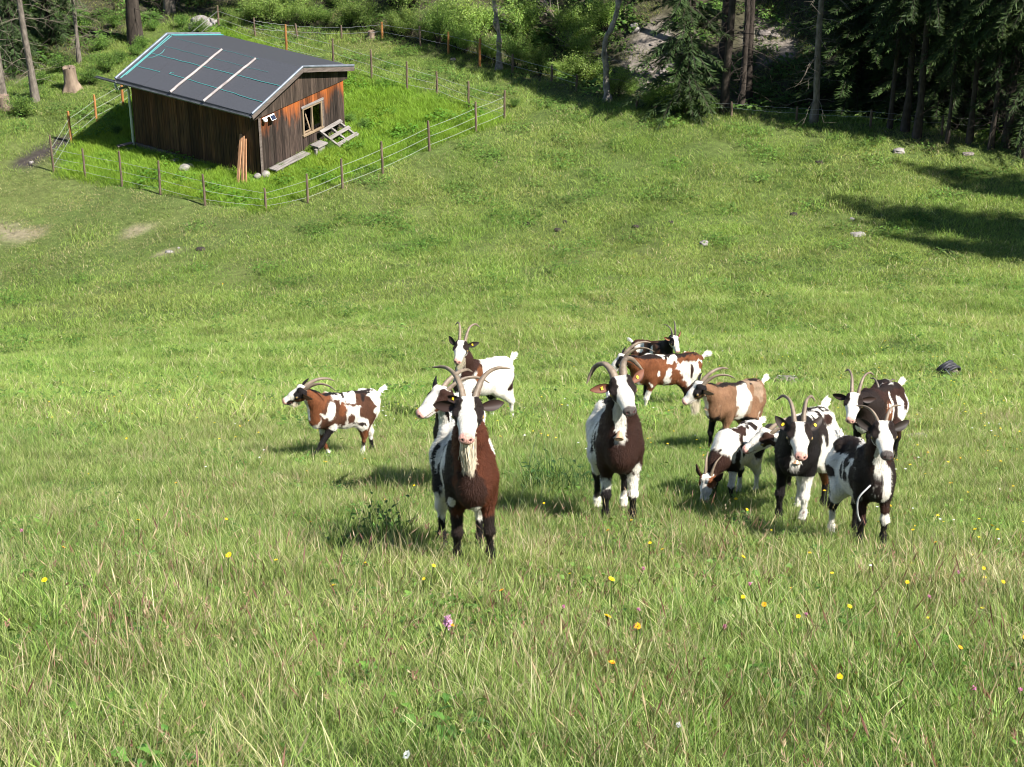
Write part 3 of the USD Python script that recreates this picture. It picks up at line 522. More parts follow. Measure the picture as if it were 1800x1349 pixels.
    while n < 128 and tries < 6000:
        tries += 1; y = rng.uniform(60, 135); x = rng.uniform(-.30, .36)*y+rng.normal()*1.0
        if x > 11 and y < edge_y(x)+2.2: continue
        fm = float(forest_mask(x, y)); 
        if fm < .95: continue
        if y-edge_y(x) < 4.0 and -9 < x < 8: continue
        if -9.0 < x < 5.0 and y < edge_y(x)+9: continue
        if min(np.hypot(*(p-(x, y))) for p in placed) < (2.1 if y > 80 else 2.6): continue
        if y < 74 and x < -9.5 and rng.random() < .75: continue
        u, v = proj((x, y, float(ground(x, y))))
        if (1085 < u < 1215 and y < 92) or (1318 < u < 1380 and y < 88): continue
        if 4 < x < 12 and 73 < y < 84: continue
        if -8 < x < 6 and y < 92 and rng.random() < .25: continue
        placed.append(np.array([x, y])); k = rng.choice(['edge', 'tall', 'slim', 'bare'], p=[.5, .2, .15, .15] if x > 3 else [.42, .23, .2, .15])
        k = {'edge': 'lowedge', 'tall': 'lowbare', 'slim': 'lowbare', 'bare': 'lowbare'}[k] if lim_((x, y)) < 11.5 and x > 2 and y < 84 else k
        plant(k, (x, y, float(ground(x, y))), rng.uniform(0, 6.28), zs(k, (x, y), rng.uniform(.85, 1.2)), 'dark spruce crowded deep in the shaded wood', grp); n += 1
    # bushes
    def bush_parts(seed, R, H, n, ls, cols):
        r = np.random.default_rng(seed); V, Fc, C, st = [], [], [], []
        nst = 16; tips = []
        for i in range(nst):
            az = r.uniform(0, 6.28); d = np.array([math.cos(az), math.sin(az), 0])*R*r.uniform(.2, 1); top = d+np.array([0, 0, H*r.uniform(.55, 1.0)*(1-.25*np.linalg.norm(d)/R)]); mid_ = d*.4+np.array([0, 0, top[2]*.55]); q = spline([d*.08, mid_, top], 8)
            st.append(tube(q, np.linspace(.02, .005, 8), 4, cap=False)); tips.append(q)
        for i in range(n):
            q = tips[r.integers(nst)]; t = r.uniform(.22, 1)**.7*7; k = int(min(t, 6)); p = q[k]+(q[k+1]-q[k])*(t-k)+r.normal(size=3)*np.array([.16, .16, .13])*R*.8
            if p[2] < .05: continue
            n_ = r.normal(size=3)+np.array([0, 0, .9]); n_ /= np.linalg.norm(n_); e = np.cross(n_, r.normal(size=3)); e /= np.linalg.norm(e); w = np.cross(n_, e); l = ls*r.uniform(.6, 1.25); b = len(V)
            V += [p, p+e*l*.5+w*l*.33, p+e*l, p+e*l*.5-w*l*.33]; Fc += [(b, b+1, b+2), (b, b+2, b+3)]; c = jit(r, cols[r.integers(len(cols))], .22); C += [c]*4
        return cat(st), (np.array(V), np.array(Fc)), np.array(C)
    LG = [(0.16, 0.25, 0.05), (0.20, 0.285, 0.065), (0.125, 0.215, 0.042), (0.23, 0.30, 0.09)]; DG = [(0.08, 0.155, 0.03), (0.10, 0.18, 0.04), (0.06, 0.125, 0.026)]
    kb = {'a': bush_parts(1, 1.15, 1.7, 5200, .062, LG), 'b': bush_parts(2, .9, 2.2, 4600, .060, LG+DG[1:2]), 'c': bush_parts(3, .8, 1.0, 2600, .06, DG+LG[:1])}; pb = {}
    def bush(kind, u, v, s, label, group=None, loc=None):
        p = W(u, v) if loc is None else np.array([loc[0], loc[1], float(ground(*loc))])
        if kind not in pb:
            x = UsdGeom.Xform.Define(stage, numbered('/World', 'bush')); place(x, p, rng.uniform(0, 6), s); tag(x, label, 'bush', group); st, lv, c = kb[kind]
            obj('stems', st, M['bark'], x, smooth=True, kind='stuff'); obj('foliage', lv, M['leaf'], x, col=c, kind='stuff'); pb[kind] = x.GetPrim()
        else: copy_of(pb[kind], p, rng.uniform(0, 6), s, label, group)
    row = 'light green bushes along the far fence'
    for k, (u, v, kk, s) in enumerate(((415, 52, 'a', .75), (445, 47, 'b', .8), (475, 50, 'a', .85), (505, 50, 'b', .75), (540, 52, 'a', .8), (575, 52, 'b', .75), (612, 56, 'a', .9), (640, 57, 'a', .8), (690, 66, 'b', .85), (706, 72, 'a', .75), (722, 66, 'b', 1.0), (752, 80, 'a', .75), (770, 84, 'b', .85), (800, 92, 'b', .85), (818, 98, 'a', .8), (850, 110, 'b', .9), (868, 112, 'a', .7), (905, 128, 'b', .8), (925, 130, 'a', .9), (950, 138, 'b', .75), (985, 146, 'a', .85), (1010, 152, 'b', .8), (1030, 160, 'a', .9), (1055, 165, 'b', .8), (1085, 176, 'a', .75), (1105, 180, 'b', .75), (1145, 196, 'a', .7), (1175, 202, 'b', .7), (1195, 205, 'c', 1.0), (1230, 212, 'c', .9))):
        bush(kk, u, v-4, s*(.55+.36*((k*7) % 5)/4), f'{("tall ", "low ", "", "wide ", "loose ")[(k*7) % 5]}light green leafy bush, {ORD[k]} from the left in the far fence row', row)
    for k, (u, v, s) in enumerate(((432, 36, 1.1), (470, 30, 1.2), (520, 34, 1.0), (560, 30, 1.15), (600, 34, 1.0), (655, 40, 1.2), (700, 44, 1.3), (735, 50, 1.2), (765, 58, 1.1), (812, 74, 1.2), (848, 86, 1.25), (890, 98, 1.2), (930, 108, 1.3), (985, 122, 1.2), (1035, 136, 1.15), (960, 88, 1.2), (1010, 92, 1.3), (1050, 108, 1.1))):
        b_ = at(u, v); bush('ab'[k % 2], 0, 0, s*(.62+.2*((k*5) % 4)/3), f'taller light green bush, {ORD[k]} counted along the row behind the far fence', 'taller bushes behind the far fence', (b_[0]+rng.normal()*.4, b_[1]+1.2+rng.normal()*.5))
    for (x, y, s) in ((-.5, 85, 1.2), (1.5, 86.5, 1.1), (3.0, 84.5, 1.0), (4.2, 87, 1.3), (2.4, 89, 1.2), (5.2, 83.5, .9), (.5, 90, 1.1), (6.0, 88, 1.0)):
        bush('b' if s > 1.05 else 'a', 0, 0, s, 'leafy bush growing on the bank beyond the gully', 'bushes on the bank beyond the gully', (x, y))
    for (u, v) in ((160, 150), (190, 128), (210, 112), (240, 100), (180, 90), (110, 130), (75, 150), (250, 88), (150, 60), (200, 50), (270, 55), (320, 50), (350, 62), (40, 205)):
        bush('c', u, v, rng.uniform(.45, .8), 'low green shrub on the dappled wood floor left of the hut', 'low shrubs on the wood floor left of the hut')
    for (u, v, s, lab) in ((205, 238, .35, 'leafy weed clump in the shade of the hut'), (640, 225, .35, 'reddish green dock clump right of the hut'), (615, 215, .3, 'leafy clump behind the far corner of the hut'), (578, 262, .28, 'leafy weeds growing through the pallet'), (495, 300, .25, 'leafy weeds under the plank bench'), (330, 292, .2, 'leafy weeds at the foot of the dark long wall'), (375, 302, .2, 'leafy weeds beside the flat stone at the long wall'), (905, 190, .35, 'reddish weeds beside the corner post of the rope fence')):
        bush('c', u, v, s, lab)
    # pale leaning trunks and dead wood
    def leaning(name, label, pts, r, leaves, seed):
        r_ = np.random.default_rng(seed); P = np.array(pts); o = P[0]; q = spline(P-o, 40); q[1:-1] += np.cumsum(r_.normal(size=(38, 3))*.012, 0)*np.array([1, 1, 0]); R = np.linspace(r, r*.45, 40)*(1+.14*r_.normal(size=40)); R[0] *= 1.7; R[1] *= 1.35
        x = thing(name, label, 'tree', o); obj('trunk', tube(np.vstack([[(0, 0, -.4)], q]), np.append(R[0], R), 10), M['bark_birch'], x, smooth=True); st, V, Fc, C = [], [], [], []
        for i in range(26):
            k = r_.integers(4, 40); e = r_.normal(size=3)*np.array([1, 1, .4]); e /= np.linalg.norm(e); l = r_.uniform(.15, .9); st.append(tube([q[k], q[k]+e*l*.5+(0, 0, .05), q[k]+e*l], [.012, .008, .003], 4, cap=False))
            if k > 40-leaves:
                for m in range(160):
                    p = q[k]+e*l*r_.uniform(.3, 1.3)+r_.normal(size=3)*.3; a = r_.normal(size=3); a /= np.linalg.norm(a); b_ = np.cross(a, r_.normal(size=3)); b_ /= np.linalg.norm(b_); s = r_.uniform(.04, .09); b = len(V); V += [p, p+a*s*.5+b_*s*.35, p+a*s, p+a*s*.5-b_*s*.35]; Fc += [(b, b+1, b+2), (b, b+2, b+3)]; C += [jit(r_, LG[r_.integers(4)], .2)]*4
        obj('branches', cat(st), M['twig'], x, smooth=True, kind='stuff')
        if V: obj('crown', (np.array(V), np.array(Fc)), M['leaf'], x, col=np.array(C), kind='stuff')
    g = W(877, 122); leaning('birch_tree', 'pale crooked trunk rising beside the last orange post', [g, g+(.02, .1, 1.2), g+(-.15, .2, 2.6), g+(-.05, .3, 5), g+(.2, .4, 8), g+(.0, .5, 11)], .095, 26, 1)
    g = W(1068, 178); leaning('birch_tree', 'pale crooked trunk leaning to the right above the gully', [g, g+(-.02, .1, .9), g+(-.05, .15, 1.9), g+(.28, .2, 2.6), g+(.5, .3, 4.2), g+(.9, .4, 6.5), g+(1.2, .5, 9)], .105, 14, 2)
    # stumps
    def stump(label, u, v, r, h, seed, lean=(0, 0)):
        p = W(u, v); n = 40; th = np.arange(n)*2*np.pi/n; rings = []; rr = np.random.default_rng(seed)
        prof = 1+.10*meshkit.fbm(np.stack([np.cos(th)*2, np.sin(th)*2, 0*th], 1)+seed, 3, seed)
        for z, k in ((-.2, 1.5), (0, 1.32), (h*.12, 1.12), (h*.35, 1.0), (h*.7, .93), (h, .92)):
            fl = 1+(.28*np.maximum(np.sin(th*5+seed), 0) if z < h*.2 else 0)*np.ones(n); zt = z+(rr.normal(size=n)*.03*h if z == h else 0); rings.append(np.stack([np.cos(th)*r*k*prof*fl+lean[0]*z, np.sin(th)*r*k*prof*fl+lean[1]*z, np.full(n, 0.0)+zt], 1))
        rings.append(rings[-1]*np.array([.55, .55, 1])+np.array([0, 0, -.02])); V = np.vstack(rings+[np.array([[lean[0]*h, lean[1]*h, h-.03]])]); f = []
        for i in range(len(rings)-1):
            for j in range(n): a, b = i*n+j, i*n+(j+1) % n; f += [(a, b, b+n), (a, b+n, a+n)]
        k = len(V)-1; f += [((len(rings)-1)*n+j, (len(rings)-1)*n+(j+1) % n, k) for j in range(n)]
        x = thing('tree_stump', label, 'stump', p); obj('stump_wood', (V, np.array(f)), M['stump'], x, smooth=40)
    stump('tall pale tree stump standing in grass behind the left corner post', 127, 158, .22, .78, 1, (-.05, 0)); stump('low grey stump in front of the pale trunk at the left edge', 8, 190, .20, .42, 2); stump('small broken stump beside an orange post behind the roof', 654, 68, .14, .26, 3)
    # broken dead trunk in the bushes
    p0, p1 = W(1020, 150)+(.4, 1.2, .15), W(965, 122)+(-.4, 3.6, 1.6); x = thing('fallen_trunk', 'splintered fallen dead trunk lying through the bushes above the gully', 'log', p0); q = spline([(0, 0, 0), (p1-p0)*.35+(0, 0, .1), (p1-p0)*.7, p1-p0], 24); q += rng.normal(size=q.shape)*.015
    obj('trunk', tube(q, np.linspace(.16, .07, 24)*(1+.12*rng.normal(size=24)), 9), M['stump'], x, smooth=60); st = []
    for i in range(34): k = rng.integers(0, 20); e = (p1-p0)/np.linalg.norm(p1-p0)+rng.normal(size=3)*.45; st.append(tube([q[k]+rng.normal(size=3)*.08, q[k]+e*.35, q[k]+e*rng.uniform(.5, 1.1)], [.03, .02, .004], 4, cap=False))
    obj('splinters', cat(st), M['twig'], x, smooth=True, kind='stuff')
    # rocks
    def rock(label, u, v, dims, seed, look='stone', sink=.3, cat_='rock', name='rock', rz=0.0):
        p = W(u, v); m = trimesh.creation.icosphere(3, 1.0); nz = meshkit.fbm(m.vertices*1.7+seed*3.3, 4, seed)[:, None]-.5; m.vertices = np.sign(m.vertices)*np.abs(m.vertices)**.8*(1+.9*nz); m.vertices *= np.array(dims)/2; c, s = math.cos(rz), math.sin(rz)
        x = thing(name, label, cat_, p+np.array([0, 0, dims[2]*(.5-sink)]), rz); obj('rock_body', m, M[look], x, smooth=35)
    rock('large pale boulder just behind the ridge of the roof', 357, 50, (1.0, .7, .55), 1); rock('flat pale stone slab in the meadow left of the tree shadows', 1509, 414, (.36, .22, .11), 2); rock('small rounded grey stone in the middle of the meadow', 1237, 431, (.22, .18, .16), 3); rock('small stone just above the flat pale slab', 1497, 387, (.14, .1, .09), 4)
    rock('half buried stone in the grass behind the tan goat', 1380, 674, (.34, .24, .16), 5, 'stone_dark'); rock('grey stone at the top of the meadow near the wood edge on the right', 1580, 268, (.34, .25, .16), 6); rock('reddish flat stone near the far right meadow edge', 1702, 273, (.32, .2, .10), 7, 'stone_dark'); rock('flat stone in the grass right of the rightmost goat', 1612, 772, (.22, .14, .05), 8, 'stone_dark')
    rock('small pale stone on the short grass below the hut', 298, 444, (.22, .14, .06), 9); rock('tiny white stone on the short grass below the hut', 314, 437, (.08, .07, .05), 10); rock('white stone on the mud beside the left corner post', 55, 287, (.14, .1, .09), 11); rock('pinkish stone behind the roof near the far fence', 796, 107, (.2, .15, .12), 12, 'stone_dark'); rock('white rock on the bank beyond the gully', 1116, 56, (.35, .3, .4), 13)
    rock('pale stone near the right edge of the meadow', 1705, 502, (.2, .13, .06), 14, 'stone_dark'); rock('small pale stone beside the black hose reel', 1583, 668, (.16, .1, .06), 15)
    for k, (u, v, s) in enumerate(((1160, 112, .12), (1148, 120, .14), (1166, 100, .10), (1140, 104, .12), (1155, 134, .10), (1172, 120, .13), (1130, 98, .1), (1178, 132, .12), (1146, 80, .14), (1162, 74, .1), (1186, 110, .15), (1174, 108, .35), (1165, 128, .28), (1150, 92, .22), (1182, 118, .25), (1140, 132, .3), (1190, 98, .3), (1158, 144, .22), (1133, 116, .18), (1170, 84, .25), (1345, 62, .4), (1362, 66, .3), (1337, 70, .25), (1235, 104, .35), (1226, 108, .25))):
        rock('pale rock among the rubble on the bare bank beyond the gully', u, v, (s*1.0, s*.8, s*.6), 20+k, 'stone_dark'); stage.GetPrimAtPath(f'/World/rock_{_used[("/World", "rock")]-1:03d}').SetCustomDataByKey('group', 'rocks on the bare bank beyond the gully')
    for (u, v, s) in ((927, 395, .09), (994, 392, .08), (980, 406, .10), (1440, 287, .12), (1491, 578, .10), (1395, 378, .09), (1118, 400, .08), (1180, 392, .07), (352, 440, .12)):
        p = W(u, v); m = trimesh.creation.icosphere(2, s); m.vertices *= (1.2, 1, .5); m.vertices *= 1+.7*(meshkit.fbm(m.vertices*14+u, 3, 5)[:, None]-.5); x = thing('earth_clod', 'small dark clod lying in the short pasture grass', 'clod', p+np.array([0, 0, .02]), u, 'dark clods in the short pasture grass'); obj('clod_body', m, M['mud'], x, smooth=40)
    # coil of black hose with a rod, lying in the meadow
    p = W(1668, 662); x = thing('hose_reel', 'black coiled hose with a thin metal rod lying in the meadow', 'hose', p, .5); 
    for k in range(8):
        a = np.linspace(0, 2*np.pi, 40); r = .115-.008*(k % 3)+.014*rng.normal(); tl = .55; yy = (k-3.5)*.024+.012*rng.normal(); q = np.stack([np.cos(a)*r*1.1, np.full(40, yy)+.01*np.sin(a*2+k), np.sin(a+.3*rng.normal())*r*.85+.10], 1); q[:, 1] += -(q[:, 2]-.115)*.35; obj('hose_coil', tube(q, .019, 7, cap=False), M['black'], x, smooth=True)
    q = spline([(-.13, -.1, .02), (-.22, -.14, .10), (-.30, -.12, .03), (-.24, -.08, .015), (-.15, -.12, .02)], 24); obj('hose_end', tube(q, .017, 7), M['black'], x, smooth=True); obj('rod', tube([(-.22, -.16, .24), (-.02, -.20, .0)], .007, 6), M['zinc'], x, smooth=True); obj('hub', tube([(0, -.12, .10), (0, .08, .16)], .05, 12), M['stone_dark'], x, smooth=40)
build_forest()
# ------------------------------------------------------------------ goats
WHITE, CREAM = (0.62, 0.585, 0.52), (0.56, 0.49, 0.37)
BLACK, DARK, CHOC = (0.008, 0.006, 0.006), (0.015, 0.009, 0.007), (0.027, 0.011, 0.007)
BROWN = (0.070, 0.030, 0.016)
RUST, CHEST, TAN, FAWN, PINK = (0.068, 0.020, 0.009), (0.135, 0.047, 0.018), (0.19, 0.102, 0.056), (0.26, 0.18, 0.12), (0.55, 0.26, 0.21)

def round_cone(P, a, b, ra, rb):
    ab = b-a; t = np.clip(((P-a)@ab)/(ab@ab), 0, 1)
    return np.linalg.norm(P-a-t[..., None]*ab, axis=-1)-(ra+(rb-ra)*t)
def ellipsoid(P, c, r, R):
    q = (P-c)@R; k0 = np.linalg.norm(q/r, axis=-1); k1 = np.linalg.norm(q/(r*r), axis=-1)+1e-9
    return k0*(k0-1)/k1
def smin(a, b, k):
    h = np.maximum(k-np.abs(a-b), 0)/k; return np.minimum(a, b)-h*h*k*0.25
class Sculpt:
    def __init__(self): self.items = []
    def cone(self, a, b, ra, rb, k=0.03, lab='torso'): self.items.append(('c', np.asarray(a, float), np.asarray(b, float), ra, rb, k, lab))
    def ball(self, c, r, k=0.03, R=None, lab='torso', cut=False): self.items.append(('x' if cut else 'e', np.asarray(c, float), np.asarray(np.broadcast_to(r, 3), float), np.eye(3) if R is None else R, None, k, lab))
    def value(self, it, P): return round_cone(P, *it[1:5]) if it[0] == 'c' else ellipsoid(P, it[1], it[2], it[3])
    def mesh(self, h):
        lo, hi = [], []
        for it in self.items:
            if it[0] == 'c':
                r = max(it[3], it[4]); lo.append(np.minimum(it[1], it[2])-r); hi.append(np.maximum(it[1], it[2])+r)
            else: lo.append(it[1]-it[2].max()); hi.append(it[1]+it[2].max())
        A = np.min(lo, 0)-3*h; B = np.max(hi, 0)+3*h; n = np.ceil((B-A)/h).astype(int)+1
        F = np.full(n, 1.0, np.float32)
        for it, l, u in zip(self.items, lo, hi):
            pad = it[5]+2*h
            i0 = np.maximum(np.floor((l-pad-A)/h).astype(int), 0); i1 = np.minimum(np.ceil((u+pad-A)/h).astype(int)+1, n)
            ax = [A[k]+h*np.arange(i0[k], i1[k]) for k in range(3)]
            P = np.stack(np.meshgrid(*ax, indexing='ij'), -1); d = self.value(it, P)
            s = tuple(slice(i0[k], i1[k]) for k in range(3))
            F[s] = -smin(-F[s], d, it[5]) if it[0] == 'x' else smin(F[s], d, it[5])
        return surface_nets(F, A, h)
    def labels(self, P):
        best = np.full(len(P), 9.0); lab = np.zeros(len(P), int)
        names = sorted({it[6] for it in self.items})
        for it in self.items:
            if it[0] == 'x': continue
            d = self.value(it, P); w = d < best; best[w] = d[w]; lab[w] = names.index(it[6])
        return np.array(names, dtype=object)[lab]
def surface_nets(F, A, h):
    S = F < 0; n = np.array(F.shape); c = np.zeros(n-1, np.int8)
    for d in np.ndindex(2, 2, 2): c += S[d[0]:n[0]-1+d[0], d[1]:n[1]-1+d[1], d[2]:n[2]-1+d[2]]
    I = np.argwhere((c > 0) & (c < 8)); acc = np.zeros((len(I), 3)); cnt = np.zeros(len(I))
    corners = list(np.ndindex(2, 2, 2))
    for a in corners:
        for k in range(3):
            if a[k]: continue
            b = tuple(1 if m == k else a[m] for m in range(3))
            fa = F[tuple((I+a).T)]; fb_ = F[tuple((I+b).T)]; x = (fa < 0) != (fb_ < 0); t = np.where(x, fa/np.where(x, fa-fb_, 1), 0)
            p = np.array(a, float)[None]+t[:, None]*(np.array(b)-np.array(a)); acc += p*x[:, None]; cnt += x
    V = A+h*(I+acc/cnt[:, None]); idx = np.full(n-1, -1); idx[tuple(I.T)] = np.arange(len(I)); Q = []
    for k in range(3):
        o = [m for m in range(3) if m != k]; sl0 = [slice(1, n[m]-1) for m in range(3)]; sl1 = list(sl0)
        sl0[k] = slice(0, n[k]-1); sl1[k] = slice(1, n[k])
        s0, s1 = S[tuple(sl0)], S[tuple(sl1)]; E = np.argwhere(s0 != s1); st = s0[tuple(E.T)]
        E = E+np.array([0 if m == k else 1 for m in range(3)])
        e1, e2 = np.zeros(3, int), np.zeros(3, int); e1[o[0]] = 1; e2[o[1]] = 1
        q = np.stack([idx[tuple((E-e1-e2).T)], idx[tuple((E-e2).T)], idx[tuple(E.T)], idx[tuple((E-e1).T)]], 1)
        flip = st if k != 1 else ~st
        q[~flip] = q[~flip][:, ::-1]; Q.append(q)
    Q = np.vstack(Q); Q = Q[(Q >= 0).all(1)]
    f = np.vstack([Q[:, [0, 1, 2]], Q[:, [0, 2, 3]]])
    m = trimesh.Trimesh(V, f, process=False)
    if m.volume < 0: m.invert()
    return m

def unit(v): v = np.asarray(v, float); return v/np.linalg.norm(v)
HORN = {
 'big':  ([(0, .031, .04), (-.025, .052, .14), (-.075, .098, .235), (-.15, .165, .29), (-.21, .25, .30)], .031),
 'curl': ([(0, .030, .04), (-.01, .042, .13), (-.05, .078, .20), (-.12, .135, .205), (-.17, .185, .155), (-.20, .22, .10)], .029),
 'up':   ([(0, .030, .04), (-.01, .036, .13), (-.05, .055, .22), (-.12, .095, .265), (-.19, .135, .245)], .023),
 'back': ([(0, .029, .04), (-.045, .042, .13), (-.13, .062, .215), (-.24, .095, .25), (-.34, .13, .235)], .024),
 'small': ([(0, .026, .04), (-.03, .034, .10), (-.075, .048, .155), (-.14, .066, .18)], .018),
}
def horn_mesh(frame, side, kind, k, rk=1.0):
    pts, r = HORN[kind]; p = spline(pts, 46)*k; p[:, 1] *= side
    P = frame(p); t = np.linspace(0, 1, 46)
    R = r*k*rk*(1-t)**0.72*(1+0.075*np.sin(t*2*np.pi*17+.6*np.sin(t*19))*(1-t)**.5+.03*np.sin(t*41+side))+0.0025
    m = tube(P, R, 14); c = np.repeat(P, 14, 0); V = np.array(m.vertices); d = V[:len(c)]-c; w = unit(P[-1]-P[0]); ax = unit(np.cross(w, frame(np.array([[1., 0, 0]]))[0]-frame(np.array([[0., 0, 0]]))[0])); V[:len(c)] = c+d-ax*(d@ax)[:, None]*.30; m.vertices = V; return m
def ear_mesh(base, e, nrm, L, W, back, inner):
    e = unit(e); nrm = unit(nrm-(nrm@e)*e); s = np.cross(e, nrm); nu, nv = 12, 9
    U = np.linspace(0, 1, nu); Vv = np.linspace(-1, 1, nv); pts, cols = [], []
    for face in (1, -1):
        for u in U:
            w = W*(np.sin(np.pi*min(u*0.93+0.07, 1))**0.75)*(1-0.25*u)+0.004
            for v in Vv:
                cup = 0.75*w*(v*v)*(1-0.45*u); th = 0.0035*(1-v*v)+0.0006
                pts.append(base+e*L*u+s*w*v+nrm*(cup+face*th*(1 if face > 0 else 1)-0.25*L*u*u*0.35)); cols.append(np.asarray(inner if (face > 0 and abs(v) < 0.78) else back))
    f = []
    for k in range(2):
        o = k*nu*nv
        for i in range(nu-1):
            for j in range(nv-1):
                a, b, c, d = o+i*nv+j, o+(i+1)*nv+j, o+(i+1)*nv+j+1, o+i*nv+j+1
                f += [(a, b, c), (a, c, d)] if k else [(a, c, b), (a, d, c)]
    B = nu*nv
    rim = [i*nv for i in range(nu)]+[(nu-1)*nv+j for j in range(1, nv)]+[i*nv+nv-1 for i in range(nu-2, -1, -1)]
    for a, b in zip(rim[:-1], rim[1:]): f += [(a, b, B+b), (a, B+b, B+a)]
    return trimesh.Trimesh(np.array(pts), np.array(f), process=False), np.array(cols)
def strands(rng, n, root, spread, direction, L, w, curl=0.15, side_bias=(0, 0, 0), sides=4):
    ms = []
    for i in range(n):
        p0 = root+rng.normal(size=3)*spread; l = L*rng.uniform(0.6, 1.08); d = unit(direction+rng.normal(size=3)*curl)
        q = np.stack([p0+d*l*t+np.asarray(side_bias)*l*t*t+rng.normal(size=3)*0.002 for t in np.linspace(0, 1, 6)])
        ms.append(tube(q, w*np.array([0.8, 1, 0.95, 0.8, 0.55, 0.15]), sides, cap=False))
    return cat(ms)
def ring(c, axis, r, w, t, ry=1.0, n=36):
    """a strap round a neck: a flat band of width w and thickness t"""
    axis = unit(axis); a = unit(np.cross(axis, (0, 1, 0))); b = np.cross(axis, a); V = []
    for th in np.arange(n)*2*np.pi/n:
        d = a*np.cos(th)*r+b*np.sin(th)*r*ry; du = unit(d)
        for x, y in ((-w/2, 0), (w/2, 0), (w/2, t), (-w/2, t)): V.append(c+d+axis*x+du*y)
    f = []
    for i in range(n):
        for j in range(4):
            a0, b0 = i*4+j, i*4+(j+1) % 4; a1, b1 = ((i+1) % n)*4+j, ((i+1) % n)*4+(j+1) % 4
            f += [(a0, a1, b1), (a0, b1, b0)]
    m = trimesh.Trimesh(np.array(V), np.array(f), process=False); m.fix_normals(); return m
def bell_mesh(c, d, s):
    prof = np.array([(0.0, 0.0), (.016, 0), (.022, -.006), (.024, -.02), (.028, -.045), (.036, -.062), (.038, -.066), (.034, -.066), (.026, -.05), (.02, -.02), (0.0, -.012)])*s
    m = trimesh.creation.revolve(prof, sections=20); lp = trimesh.creation.torus(0.010*s, 0.003*s, 12, 6)
    lp.apply_transform(trimesh.transformations.rotation_matrix(np.pi/2, (1, 0, 0))); lp.apply_translation((0, 0, .008*s))
    m = cat([m, lp]); m.apply_transform(trimesh.geometry.align_vectors((0, 0, -1), d)); m.apply_translation(c); return m

